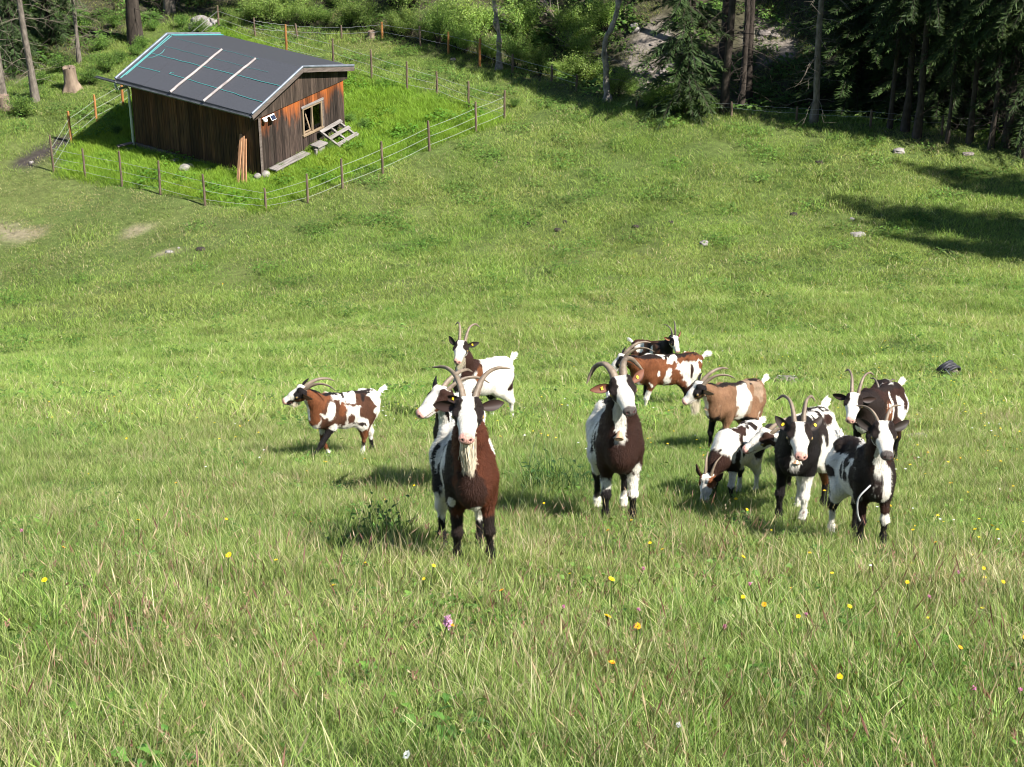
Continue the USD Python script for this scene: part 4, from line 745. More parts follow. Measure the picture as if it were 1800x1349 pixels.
def goat(label, u, v, hd, S=1.0, neck=(42, 0), head=(-48, 0), roll=0.0, horn='up', hk=1.0, hrk=1.0, hornmat='horn', ears=((-.12, 1, .12), (-.12, 1, .12)), feet=None, base=WHITE, patches=(),
         neck_col=CHOC, throat=None, mane=None, face=None, legs=None, beard=0.0, tail=WHITE, tail_up=0.7, collar=None, bell=False, tags=(), res=0.0085, seed=1, pose_pitch=0.85, fat=1.0, neck_len=0.33, headk=1.0, fur=6000, rope=False, udder=False, neck_from=.02, throat_from=.12, throat_w=.036, spots=(), group='goats coming up the meadow', loc=None):
    rng = np.random.default_rng(seed)
    O = at(u, v) if loc is None else np.array(loc, float); h = math.radians(hd); fw = np.array([math.sin(h), -math.cos(h)]); rz = math.atan2(fw[1], fw[0]); lf = np.array([-fw[1], fw[0]])
    def gh(x, y):
        q = O[:2]+fw*x+lf*y; return float(ground(q[0], q[1]))-O[2]
    root = thing('goat', label, 'goat', O, rz, group)
    ft = dict(FL=(.22, .082), FR=(.22, -.082), HL=(-.36, .085), HR=(-.36, -.085))
    for k, d in (feet or {}).items(): ft[k] = (ft[k][0]+d[0], ft[k][1]+d[1])
    ft = {k: np.array([S*p[0], S*p[1], gh(S*p[0], S*p[1])]) for k, p in ft.items()}
    zf = (ft['FL'][2]+ft['FR'][2])/2; zh = (ft['HL'][2]+ft['HR'][2])/2
    a = math.atan2(zf-zh, S*0.58)*pose_pitch; off = (zf+zh)/2-(ft['FL'][0]+ft['HL'][0])/2*0
    ca, sa = math.cos(a), math.sin(a)
    mid = gh(0, 0)*0.3+off*0.7
    def T(x, y, z): z = z+.055; return np.array([S*(x*ca-(z-.42)*sa), S*y, S*(.42+x*sa+(z-.42)*ca)+mid])
    def Tinv(P):
        q = np.array(P)/S; q = q-np.array([0, 0, .42+mid/S]); return np.stack([q[:, 0]*ca+q[:, 2]*sa, q[:, 1], -q[:, 0]*sa+q[:, 2]*ca+.365], 1)
    Rt = np.array([[ca, 0, -sa], [0, 1, 0], [sa, 0, ca]])
    B = Sculpt()
    B.ball(T(.20, 0, .53), S*np.array([.185, .106*fat, .185]), S*.06, Rt); B.ball(T(-.07, 0, .495), S*np.array([.29, .130*fat, .172]), S*.07, Rt)
    B.ball(T(-.32, 0, .56), S*np.array([.16, .108, .15]), S*.06, Rt); B.ball(T(.33, 0, .50), S*np.array([.075, .068, .13]), S*.06, Rt)
    B.cone(T(.20, 0, .685), T(-.10, 0, .675), S*.042, S*.040, S*.06); B.cone(T(-.10, 0, .675), T(-.38, 0, .67), S*.040, S*.048, S*.06)
    for s in (-1, 1):
        B.ball(T(-.30, s*.078, .675), S*np.array([.045, .028, .032]), S*.045, Rt); B.ball(T(.20, s*.085, .60), S*np.array([.07, .032, .12]), S*.04, Rt); B.ball(T(-.43, s*.055, .60), S*np.array([.03, .03, .04]), S*.04, Rt)
    if udder: B.ball(T(-.24, 0, .345), S*np.array([.09, .075, .085]), S*.04, Rt)
    # neck and head
    ne, ny = math.radians(neck[0]), math.radians(neck[1]); nd = np.array([math.cos(ne)*math.cos(ny), math.cos(ne)*math.sin(ny), math.sin(ne)])
    Nb = T(.27, 0, .60); Hd = Nb+S*neck_len*nd
    Nm = Nb+S*neck_len*0.5*nd
    B.cone(Nb, Nm, S*.108, S*.072, S*.07, 'neck'); B.cone(T(.34, 0, .47), Nm, S*.066, S*.052, S*.08, 'neck')
    hp, hy = math.radians(head[0]), math.radians(head[1])
    F = np.array([math.cos(hp)*math.cos(hy), math.cos(hp)*math.sin(hy), math.sin(hp)]); L = np.array([-math.sin(hy), math.cos(hy), 0]); U = np.cross(F, L)
    if roll:
        r = math.radians(roll); L, U = L*math.cos(r)+U*math.sin(r), -L*math.sin(r)+U*math.cos(r)
    HS = np.array([.95, 1.15, 1.04]); K = S*headk*.97; RH = np.stack([F, L, U], 1)
    B.cone(Nm, Hd-F*K*.035-U*K*.02, S*.072, K*.054, S*.05, 'neck')
    hf = lambda p: Hd+K*((np.asarray(p, float)*HS)@RH.T)
    pk = math.radians(50); Hn = F*math.cos(pk)+U*math.sin(pk); Zn = -F*math.sin(pk)+U*math.cos(pk); RN = np.stack([Hn, L, Zn], 1)
    nf = lambda p: Hd+np.asarray(p, float)@RN.T
    k = K*.022
    B.ball(hf((0, 0, .004)), K*np.array([.066, .080, .060]), k, RH, 'head')
    B.cone(hf((.0, 0, .014)), hf((.11, 0, .006)), K*.052, K*.048, k, 'head')
    B.ball(hf((.055, 0, .004)), K*np.array([.072, .076, .050]), k, RH, 'head')
    B.cone(hf((.10, 0, -.004)), hf((.205, 0, -.014)), K*.048, K*.041, k, 'head')
    B.ball(hf((.222, 0, -.014)), K*np.array([.021, .042, .030]), K*.012, RH, 'head')
    B.cone(hf((.005, 0, -.048)), hf((.175, 0, -.047)), K*.042, K*.033, K*.026, 'head')
    for s in (-1, 1):
        B.ball(hf((.03, s*.031, -.028)), K*np.array([.055, .034, .046]), k, RH, 'head')
        B.ball(hf((.052, s*.058, .020)), K*np.array([.028, .017, .016]), K*.014, RH, 'head')
        B.ball(hf((.0, s*.034, .05)), K*np.array([.03, .028, .03]), K*.02, RH, 'head')
        B.ball(hf((.066, s*.074, .003)), K*.015, K*.012, lab='head', cut=True)
        B.ball(hf((.236, s*.016, -.007)), K*np.array([.008, .006, .006]), K*.006, RH, 'head', cut=True)
        B.cone(hf((.215, s*.010, -.036)), hf((.14, s*.036, -.036)), K*.0035, K*.0035, K*.006, 'head') if False else None
    # legs
    for nme in ('FL', 'FR', 'HL', 'HR'):
        s = 1 if nme[1] == 'L' else -1; f = ft[nme]; lab = 'leg'+nme
        if nme[0] == 'F':
            A0, E = T(.23, s*.070, .50), T(.185, s*.082, .395); Kn = E+(f-E)*0.47+S*np.array([.022, 0, 0]); Ft = f+S*np.array([-.016, 0, .082])
            B.cone(A0, E, S*.072, S*.050, S*.05, 'torso'); B.cone(E, Kn, S*.041, S*.025, S*.035, lab); B.ball(Kn, S*.028, S*.02, lab=lab); B.cone(Kn, Ft, S*.0215, S*.0165, S*.02, lab)
        else:
            A0, E = T(-.32, s*.066, .54), T(-.235, s*.092, .385); Kn = np.array([f[0]-S*.055, f[1], f[2]+S*.255]); Kn = Kn*0.75+(E+(f-E)*0.45)*0.25; Ft = f+S*np.array([-.018, 0, .085])
            B.cone(A0, E, S*.102, S*.066, S*.06, 'torso'); B.cone(T(-.36, s*.07, .50), Kn+S*np.array([0, 0, .02]), S*.066, S*.026, S*.05, lab); B.cone(E, Kn, S*.064, S*.026, S*.04, lab); B.ball(Kn+S*np.array([-.01, 0, .01]), S*.027, S*.02, lab=lab); B.cone(Kn, Ft, S*.0225, S*.0175, S*.02, lab)
        B.ball(Ft, S*.020, S*.015, lab=lab)
        B.cone(Ft, f+S*np.array([.006, 0, .03]), S*.021, S*.023, S*.015, lab); B.cone(f+S*np.array([.008, 0, .034]), f+S*np.array([.024, 0, .014]), S*.024, S*.022, S*.012, lab)
    tb = T(-.475, 0, .655); td = unit(np.array([-1.0, 0, tail_up])); B.cone(T(-.42, 0, .645), tb, S*.04, S*.026, S*.03, 'torso'); B.cone(tb, tb+S*.075*td, S*.024, S*.013, S*.02, 'tail')
    m = B.mesh(res*S if S < 1 else res); P = np.array(m.vertices); lab = B.labels(P); Q = Tinv(P)
    # ---------------- coat colours
    nz = (meshkit.fbm(P*9/S+seed*7.1, 3, seed)-0.5); nz2 = meshkit.fbm(P*np.array([60, 60, 22])/S, 2, seed+3)-0.5
    edge = nz*0.75+nz2*0.55
    C = np.tile(np.asarray(base, float), (len(P), 1))
    def mix(w, c): C[:] = C*(1-w[:, None])+np.asarray(c)*w[:, None]
    def blob(X, c, r, sharp=0.10): return 1-sm(np.linalg.norm((X-np.asarray(c))/np.asarray(r), axis=1)+edge*0.9, 1-sharp, 1+sharp)
    body = ~np.isin(lab, ['head', 'tail'])
    tn = np.clip(((P-Nb)@nd)/(S*neck_len), -1, 1.3)                 # along the neck
    if neck_col is not None:
        w = sm(tn+edge*0.25, neck_from, neck_from+.10)*body; mix(w*(~np.isin(lab, ['legFL', 'legFR', 'legHL', 'legHR'])), neck_col)
    for c, r, col in patches: mix(blob(Q, c, r)*body, col)
    tor = np.isin(lab, ['torso'])
    for k_, (th_, col, z0_) in enumerate(spots):
        sn = meshkit.fbm(Q*np.array([7.5, 7.5, 4.5])+seed*3.7+k_*11, 3, seed+k_)+nz2*.10; mix(tor*sm(sn, th_-.012, th_+.012)*sm(Q[:, 2]+edge*.05, z0_, z0_+.03), col)
    nu_ = unit(np.cross(nd, np.cross((0, 0, 1.0), nd)+1e-6)); perp = ((P-Nb)@nu_)/S     # above / below the neck's axis
    if throat is not None: mix(sm(-perp+edge*0.06, 0.030, 0.045)*sm(tn+edge*.2, throat_from, throat_from+.15)*body*(np.abs(((P-Nb)@unit(np.cross(nd, nu_)))/S+edge*0.05) < throat_w), throat)
    if mane is not None: mix(sm(perp+edge*0.06, 0.040, 0.055)*sm(tn, -.3, -.1)*body*(np.abs(P[:, 1]-Nb[1]-nd[1]*tn*S*neck_len)/S < .035+edge*.05), mane)
    for nme in ('FL', 'FR', 'HL', 'HR'):
        w0 = lab == 'leg'+nme; z = (P[:, 2]-ft[nme][2])/S
        for hz, col in (legs or {}).get(nme, (legs or {}).get(nme[0], [(0.30, DARK)])):
            mix(w0*(1-sm(z+edge*0.12, hz-.012, hz+.012)), col)
        near = (np.hypot(P[:, 0]-ft[nme][0], P[:, 1]-ft[nme][1]) < .06*S)*(1-sm(z, .045, .055)); mix(near.astype(float), (0.05, 0.04, 0.035))
    mix((lab == 'tail').astype(float), tail)
    # the face, in head axes
    H = ((P-Hd)@RH)/K/HS; hd_ = (lab == 'head')
    fc = dict(base=WHITE, eye=DARK, cheek=None, nose='pink', blaze=.032, fore=None, jaw=None); fc.update(face or {})
    mix(hd_.astype(float), fc['base'])
    he = edge*0.035
    if fc['cheek'] is not None: mix(hd_*blob(H, (.03, .05, -.028), (.085, .045, .048))+hd_*blob(H, (.03, -.05, -.028), (.085, .045, .048)), fc['cheek'])
    if fc['jaw'] is not None: mix(hd_*(1-sm(H[:, 2]+he, -.05, -.035))*(1-sm(H[:, 0], .12, .17)), fc['jaw'])
    bz = fc['blaze']+.30*np.maximum(H[:, 0]-.055, 0)+.10*np.maximum(.02-H[:, 0], 0)
    if fc['eye'] is not None:
        st = sm(np.abs(H[:, 1])+he, bz, bz+.006)*(1-sm(H[:, 0]+he*1.5, fc.get('eye_to', .105), fc.get('eye_to', .105)+.012))*sm(H[:, 2]+he-.0*H[:, 0], fc.get('eye_z', -.02)-.026, fc.get('eye_z', -.02)-.014); mix(hd_*st, fc['eye'])
    if fc['fore'] is not None: mix(hd_*blob(H, (-.01, 0, .05), (.05, .06, .04)), fc['fore'])
    if fc.get('side') is not None: mix(hd_*sm(np.abs(H[:, 1])*1.0+he, .022, .028)*sm(.17-H[:, 0], .0, .012), fc['side'])
    if fc.get('muzzle') is not None: mix(hd_*blob(H, (.165, .03, -.03), (.05, .03, .03))+hd_*blob(H, (.165, -.03, -.03), (.05, .03, .03)), fc['muzzle'])
    nosec = np.array(PINK) if fc['nose'] == 'pink' else np.array((0.045, 0.035, 0.033))
    mix(hd_*sm(H[:, 0]+he, .200, .222)*sm(H[:, 2], -.05, -.03)*(0.85 if fc['nose'] == 'pink' else 0.95), nosec)
    for s in (-1, 1): mix(hd_*(np.linalg.norm((H-np.array([.234, s*.017, -.007]))/np.array([.014, .009, .0075]), axis=1) < 1), (0.06, 0.025, 0.025))
    mix(hd_*(np.abs(H[:, 2]+.037-.06*np.abs(H[:, 1])) < .0042)*(H[:, 0] > .135)*0.75, (0.12, 0.05, 0.045))
    for s in (-1, 1): mix(hd_*(np.linalg.norm((H-np.array([.066, s*.064, .006]))/np.array([.024, .018, .017]), axis=1) < 1)*0.8, (0.03, 0.022, 0.02))
    C = np.clip(C*(1+0.45*nz2[:, None]+0.35*nz[:, None]), 0.004, 0.80)
    obj('body', m, M['coat'], root, smooth=True, col=C)
    # ---------------- parts
    for i, s in enumerate((1, -1)):
        obj('horn', horn_mesh(nf, s, horn, K*hk, hrk), M[hornmat], root, smooth=50)
        eo = np.array(ears[i], float)*np.array([1, s, 1]); e = unit(RN@eo); b0 = hf((-.012, s*.060, .012)); nr = unit(RN@np.array([1.0, 0.1*s, -0.35]))
        em, ec = ear_mesh(b0, e, nr, K*.122, K*.029, fc.get('ear', DARK), fc.get('ear_in', (0.028, 0.017, 0.014)))
        eo_ = obj('ear', em, M['hair'], root, smooth=True, col=ec)
        if s in tags:
            c = b0+e*K*.050+nr*K*.004; tg = rbox((-.007, -.010, -.0015), (.007, .010, .0015), .0012); X = np.eye(4); X[:3, 0] = e; X[:3, 1] = np.cross(nr, e); X[:3, 2] = nr; X[:3, 3] = c+nr*.006
            tg.apply_transform(X); obj('ear_tag', tg, M['tag_yellow'], eo_)
        ey = trimesh.creation.icosphere(3, K*.0165); n_ = unit(RH@np.array([.35, s, .08])); d = ey.vertices@n_/(K*.0165); up = ey.vertices@U/(K*.0165)
        ec = np.where((d > .86)[:, None], (0.42, 0.27, 0.06), (0.10, 0.075, 0.05)); ec = np.where(((d > .88) & (np.abs(up) < .16))[:, None], (0.006, 0.006, 0.006), ec)
        ey.apply_translation(hf((.064, s*.0605, .0075))); obj('eye', ey, M['eye'], root, smooth=True, col=ec)
    if beard > 0:
        bd = strands(rng, int(260+900*beard), hf((.115, 0, -.066)), np.array([.026, .013, .008])*K, np.array([0, 0, -1.0])+F*0.05, beard*S, .0024*S, .035, side_bias=(-.08, .03, 0))
        bc = np.tile(np.array(CREAM), (len(bd.vertices), 1))*rng.uniform(.9, 1.1, (len(bd.vertices), 1)); obj('beard', bd, M['hair'], root, smooth=True, col=bc)
    tl = strands(rng, 130, tb+S*.055*td, np.array([.010, .008, .010])*S, td+np.array([-.2, 0, -.05]), .075*S, .004*S, .2, side_bias=(-.2, 0, -.3))
    obj('tail', tl, M['hair'], root, smooth=True, col=np.tile(np.array(tail), (len(tl.vertices), 1)))
    if collar:
        cc = Nb+nd*S*neck_len*0.30; lo = unit(np.cross(np.cross(nd, (0, 0, -1.0)), nd)); nr_ = S*.093
        cr = obj('collar', ring(cc+lo*S*.012, unit(nd+lo*.25), nr_*1.04, .028 if collar != 'rope' else .012, .006, 0.80), M['collar_grey' if collar == 'rope' else collar], root, smooth=30)
        if bell: obj('bell', bell_mesh(cc+lo*S*(.130)+nd*S*.01, unit(lo+np.array([.1, 0, -.6])), .70*S), M['bell'], root, smooth=40)
    if rope:
        p0 = Nb+nd*S*.06+np.array([.09*S, -.02*S, -.10*S]); q = spline([p0, p0+S*np.array([.05, -.08, -.03]), p0+S*np.array([.06, -.14, -.10]), p0+S*np.array([.04, -.13, -.22]), p0+S*np.array([.02, -.10, -.30])], 24)
        obj('lead_rope', tube(q, .0052, 8), M['rope'], root, smooth=True)
    if fur:
        pts, fi = trimesh.sample.sample_surface(m, int(fur*1.5), seed=seed); tri = m.faces[fi]; vn = m.vertex_normals
        keep = ~((np.linalg.norm((pts-Hd)@RH/K-np.array([.17, 0, -.02]), axis=1) < .09) | (np.linalg.norm((pts-Hd)@RH/K-np.array([.062, 0, .0]), axis=1) < .075))
        pts, tri = pts[keep], tri[keep]; n_ = unit_rows(vn[tri].mean(1)); col = C[tri[:, 0]]; Hh = lab[tri[:, 0]] == 'head'
        flow = np.where(Hh[:, None], -F, np.array([-0.8, 0, -0.75])); flow = flow-n_*(flow*n_).sum(1, keepdims=True); flow = unit_rows(flow+rng.normal(size=flow.shape)*.18)
        ln = rng.uniform(.010, .021, (len(pts), 1))*S*np.where(Hh[:, None], .45, 1.0)
        p1 = pts+(flow*.75+n_*.34)*ln*.55; p2 = pts+(flow*.98+n_*.28)*ln
        X = np.stack([pts-n_*.002, p1, p2], 1).reshape(-1, 3)
        cv = UsdGeom.BasisCurves.Define(stage, numbered(str(root.GetPath()), 'fur')); cv.CreateTypeAttr('linear')
        cv.CreateCurveVertexCountsAttr(Vt.IntArray.FromNumpy(np.full(len(pts), 3, np.int32))); cv.CreatePointsAttr(Vt.Vec3fArray.FromNumpy(X.astype(np.float32)))
        cv.CreateWidthsAttr(Vt.FloatArray.FromNumpy(np.tile(np.array([.0022, .0016, .0005], np.float32), len(pts)))); cv.SetWidthsInterpolation('vertex')
        UsdGeom.PrimvarsAPI(cv).CreatePrimvar('col', Sdf.ValueTypeNames.Color3fArray, 'uniform').Set(Vt.Vec3fArray.FromNumpy((col*rng.uniform(.85, 1.15, (len(col), 1))).astype(np.float32)))
        UsdShade.MaterialBindingAPI.Apply(cv.GetPrim()).Bind(M['hair']); tag(cv, kind='stuff')
    return root
def unit_rows(v): return v/(np.linalg.norm(v, axis=-1, keepdims=True)+1e-12)
BF = lambda *a: a
goat('reddish brown and white goat with longest horns and long white beard, nearest the viewer', 824, 984, 8, 1.0, neck_len=.37, neck=(76, -14), head=(-13, -10), horn='big', hk=.84, hrk=.95, ears=((-.2, 1, .22), (-.15, 1, .05)),
     patches=[((.26, 0, .52), (.24, .30, .34), RUST), ((.20, -.16, .52), (.17, .11, .24), DARK), ((.40, -.03, .45), (.09, .085, .16), CHOC), ((.20, .12, .69), (.10, .045, .075), WHITE), ((.02, -.17, .52), (.055, .10, .16), DARK), ((-.10, -.10, .66), (.16, .12, .14), WHITE), ((-.20, -.17, .50), (.09, .10, .15), BLACK), ((-.36, -.13, .42), (.08, .08, .06), BLACK), ((.36, 0, .36), (.05, .035, .03), WHITE), ((-.12, .17, .5), (.12, .1, .16), RUST), ((.26, -.12, .38), (.05, .03, .04), WHITE)],
     neck_col=RUST, throat=CREAM, face=dict(eye=DARK, eye_to=.12, blaze=.021, ear=DARK, eye_z=-.035), legs=dict(FL=[(.30, DARK), (.18, BLACK)], FR=[(.33, DARK), (.2, BLACK)], H=[(.34, WHITE), (.2, BLACK)]), beard=.22, spots=[(.68, WHITE, .2)], res=.0068, seed=11, fur=16000, feet=dict(HL=(.02, .02), HR=(-.02, -.02), FL=(.01, .01), FR=(-.03, 0)))
goat('dark brown chested goat with down-curled horns and a copper bell, facing the viewer', 1082, 912, 2, 1.02, neck=(77, -8), neck_len=.36, head=(-13, 10), roll=8, horn='curl', hk=.82, hrk=1.15, hornmat='horn', ears=((-.3, .8, .5), (.1, 1, -.02)),
     patches=[((.27, 0, .50), (.26, .30, .36), CHOC), ((.12, 0, .72), (.12, .12, .07), WHITE), ((-.1, -.17, .60), (.035, .09, .07), DARK), ((-.02, -.18, .47), (.03, .1, .12), DARK), ((-.18, -.17, .54), (.03, .09, .13), BLACK), ((.07, -.15, .62), (.05, .07, .06), DARK), ((-.02, .17, .56), (.035, .09, .12), CHOC), ((-.3, 0, .72), (.12, .06, .05), BLACK), ((.28, .12, .36), (.08, .05, .05), WHITE), ((.3, -.09, .33), (.04, .04, .03), WHITE)],
     neck_col=DARK, throat=WHITE, face=dict(eye=DARK, eye_to=.17, blaze=.023, nose='dark', eye_z=-.035, ear=DARK, ear_in=(.12, .05, .03)), legs=dict(FL=[(.33, WHITE), (.22, BLACK)], FR=[(.30, WHITE), (.25, BLACK)], H=[(.3, BLACK), (.12, WHITE)]), collar='leather', bell=True, tags=(1, -1), spots=[(.64, DARK, .45)], res=.0072, seed=12, fat=1.08, fur=12000)
goat('black chested goat with pink muzzle and upright ears, left of the rightmost goat', 1402, 912, -22, .96, neck=(36, 14), head=(-14, 20), horn='up', hk=.95, ears=((-.1, .75, .75), (-.1, .75, .75)),
     patches=[((.27, 0, .48), (.24, .30, .36), BLACK), ((.02, .10, .70), (.05, .10, .10), DARK), ((-.10, .10, .69), (.04, .10, .07), DARK), ((-.22, .1, .68), (.06, .06, .05), CHOC), ((-.06, .17, .57), (.02, .05, .05), DARK), ((.05, -.14, .67), (.05, .1, .07), BLACK), ((-.36, .12, .36), (.10, .06, .10), CHEST), ((-.38, .12, .48), (.05, .05, .06), BLACK)],
     neck_col=BLACK, throat=WHITE, face=dict(eye=DARK, eye_to=.095, blaze=.023, eye_z=-.035, ear=BLACK, ear_in=(.03, .022, .018)), legs=dict(FL=[(.42, WHITE)], FR=[(.4, BLACK)], HL=[(.40, CHEST), (.24, BLACK)], HR=[(.3, WHITE)]), collar='leather', bell=True, tags=(1, -1), spots=[(.63, DARK, .5)], res=.0072, seed=13, fur=12000, tail_up=1.2)
goat('white sided young goat with a loose white rope at its neck, rightmost', 1512, 954, 9, .84, neck=(70, -10), neck_len=.35, head=(-15, -8), horn='big', hk=.60, hrk=.8, ears=((-.1, .95, .42), (-.1, .85, .55)), hornmat='horn',
     patches=[((.25, .05, .50), (.22, .24, .32), DARK), ((.38, .02, .47), (.10, .032, .2), WHITE), ((.13, -.15, .50), (.10, .10, .25), DARK), ((-.22, -.03, .69), (.20, .11, .08), DARK), ((.0, -.10, .66), (.08, .06, .05), DARK), ((-.12, -.17, .52), (.035, .08, .075), BLACK), ((-.38, -.13, .45), (.09, .08, .14), BLACK), ((.32, -.05, .36), (.06, .06, .05), BLACK)],
     neck_col=CHOC, throat=WHITE, face=dict(eye=DARK, eye_to=.10, blaze=.022, nose='dark', eye_z=-.02, ear=BLACK, ear_in=(.02, .015, .012)), legs=dict(FL=[(.34, CHOC), (.25, WHITE), (.20, BLACK)], FR=[(.36, CHOC), (.24, BLACK)], HL=[(.3, BLACK)], HR=[(.34, BLACK), (.20, WHITE)]), rope=True, collar='rope', spots=[(.66, DARK, .45)], res=.0070, seed=14, fur=11000, headk=1.05)
goat('brown, black and white goat walking to the left on its own, leftmost of the herd', 600, 808, -45, .80, neck=(44, -14), head=(-24, -38), horn='back', hk=.85, hrk=1.1, ears=((-.8, .5, .0), (-.2, .6, .7)),
     patches=[((.20, .10, .50), (.17, .16, .22), BROWN), ((.10, .14, .60), (.06, .10, .10), CHEST), ((-.06, .02, .735), (.30, .10, .06), DARK), ((-.10, .10, .66), (.16, .10, .07), BROWN), ((-.03, .17, .47), (.055, .09, .07), BROWN), ((-.22, .15, .58), (.10, .08, .10), BROWN), ((-.3, .14, .44), (.06, .08, .10), BROWN), ((-.12, .17, .40), (.12, .06, .035), DARK), ((.27, .11, .58), (.05, .07, .10), WHITE), ((.2, .13, .40), (.05, .05, .05), WHITE)],
     neck_col=CHEST, throat=WHITE, mane=BLACK, face=dict(eye=BLACK, eye_to=.085, blaze=.026, cheek=CHEST, muzzle=DARK, eye_z=-.01, ear=BLACK, ear_in=(.22, .10, .055)), legs=dict(FL=[(.38, BLACK)], FR=[(.34, CHEST), (.12, WHITE)], HL=[(.36, CHEST), (.2, DARK), (.14, WHITE)], HR=[(.3, WHITE), (.2, BLACK)]), beard=.05, collar='leather', spots=[(.60, WHITE, .2), (.66, DARK, .2)], res=.0078, seed=15, fur=8000, feet=dict(FL=(.22, 0), FR=(-.10, 0), HL=(.15, 0), HR=(-.12, 0)))
goat('mostly white goat with a brown shoulder and dark neck, its short tail raised', 842, 747, -38, .98, neck=(76, -2), neck_len=.35, head=(-18, 26), horn='up', hk=1.0, ears=((-.1, .9, .35), (-.1, .75, .7)),
     patches=[((.20, .12, .50), (.075, .12, .22), CHEST), ((.34, 0, .47), (.10, .09, .2), DARK), ((.36, .08, .46), (.05, .04, .06), WHITE), ((-.40, .12, .48), (.05, .07, .13), CHOC)],
     neck_col=CHOC, throat=WHITE, face=dict(eye=DARK, eye_to=.08, blaze=.023, eye_z=-.03, ear=BLACK, ear_in=(.02, .015, .012)), legs=dict(FL=[(.42, DARK), (.30, WHITE)], FR=[(.42, DARK)], HL=[(.42, WHITE)], HR=[(.38, BLACK), (.28, WHITE)]), beard=.12, collar='collar_grey', tags=(1,), tail_up=1.0, res=.0085, seed=16, fur=8000, feet=dict(HL=(-.08, 0), HR=(.05, 0), FL=(.03, 0)))
goat('goat looking left from behind the nearest goat, its brown cheek and pink nose showing', 804, 870, -6, .96, neck=(60, -20), head=(-22, -48), horn='back', hk=.85, ears=((-.45, .8, .2), (-.1, .7, .55)),
     patches=[((.27, 0, .50), (.24, .30, .36), DARK), ((-.1, 0, .68), (.2, .16, .10), WHITE), ((-.05, .16, .5), (.08, .08, .12), CHOC)],
     neck_col=CHOC, throat=WHITE, face=dict(eye=CHOC, eye_to=.10, blaze=.03, cheek=CHEST, eye_z=-.01, ear=BLACK), legs=dict(F=[(.4, BLACK)], H=[(.3, BLACK)]), collar='collar_grey', tags=(1,), res=.0078, seed=17, fur=7000)
goat('chestnut goat with broad white flank patches and black back, facing left', 1163, 724, -70, .97, neck=(26, 4), head=(-38, -14), horn='back', hk=.95, ears=((-.75, .6, -.05), (-.2, .6, .6)), base=CHEST,
     patches=[((-.02, 0, .76), (.42, .10, .08), DARK), ((.0, .17, .45), (.06, .10, .20), WHITE), ((-.24, .13, .56), (.15, .12, .12), WHITE), ((-.32, .13, .44), (.08, .10, .15), WHITE), ((-.10, .17, .48), (.09, .09, .12), CHEST), ((-.29, .15, .56), (.02, .06, .10), CHOC), ((-.05, .1, .33), (.22, .12, .03), BLACK)],
     neck_col=CHEST, mane=DARK, face=dict(eye=BLACK, eye_to=.12, blaze=.024, cheek=CHEST, eye_z=.0, ear=BLACK, ear_in=(.22, .10, .055)), legs=dict(FL=[(.40, CHEST), (.30, WHITE), (.1, BLACK)], FR=[(.38, BLACK)], HL=[(.42, CHOC), (.3, BLACK)], HR=[(.4, WHITE), (.3, BLACK)]), collar='leather', spots=[(.63, WHITE, .3)], res=.0085, seed=18, fur=8000, feet=dict(HL=(.12, 0), HR=(-.05, 0), FL=(.05, 0), FR=(-.08, 0)))
goat('dark headed goat standing behind the chestnut goat, farthest of the herd', 1150, 676, 38, .95, neck=(50, 6), head=(-52, -4), horn='up', hk=.9, hornmat='horn_dark', ears=((-.1, .7, .6), (-.3, .8, .4)), base=BROWN,
     patches=[((-.2, -.1, .65), (.1, .1, .1), WHITE), ((.0, -.12, .68), (.1, .1, .1), DARK), ((.1, -.12, .62), (.05, .08, .08), WHITE)],
     neck_col=BLACK, face=dict(eye=BLACK, eye_to=.12, blaze=.03, eye_z=-.04, ear=BLACK, ear_in=(.22, .10, .055)), res=.0095, seed=19, fur=5000)
goat('tan goat with a dark back stripe, green collar and long pale beard', 1280, 793, -40, .86, neck=(34, -14), head=(-36, -36), horn='back', hk=.85, hrk=1.1, ears=((-.7, .6, -.05), (-.2, .6, .6)), base=TAN,
     patches=[((-.05, 0, .76), (.45, .08, .07), DARK), ((.00, .11, .62), (.15, .12, .13), WHITE), ((-.02, .15, .47), (.10, .09, .17), WHITE), ((-.13, .17, .46), (.05, .08, .11), FAWN), ((-.02, .12, .36), (.14, .08, .04), WHITE), ((.33, 0, .42), (.08, .09, .14), BLACK), ((-.2, .12, .34), (.16, .1, .05), BLACK), ((-.30, .14, .40), (.05, .06, .04), WHITE)],
     neck_col=TAN, throat=WHITE, mane=DARK, face=dict(eye=BLACK, eye_to=.12, blaze=.026, cheek=TAN, eye_z=.0, ear=BLACK, ear_in=(.3, .17, .11)), legs=dict(FL=[(.36, TAN), (.3, BLACK)], FR=[(.38, BLACK)], HL=[(.4, TAN), (.12, BLACK)], HR=[(.36, BLACK)]), beard=.16, collar='collar_green', bell=True, spots=[(.66, FAWN, .3)], res=.0082, seed=20, fur=8000, udder=True)
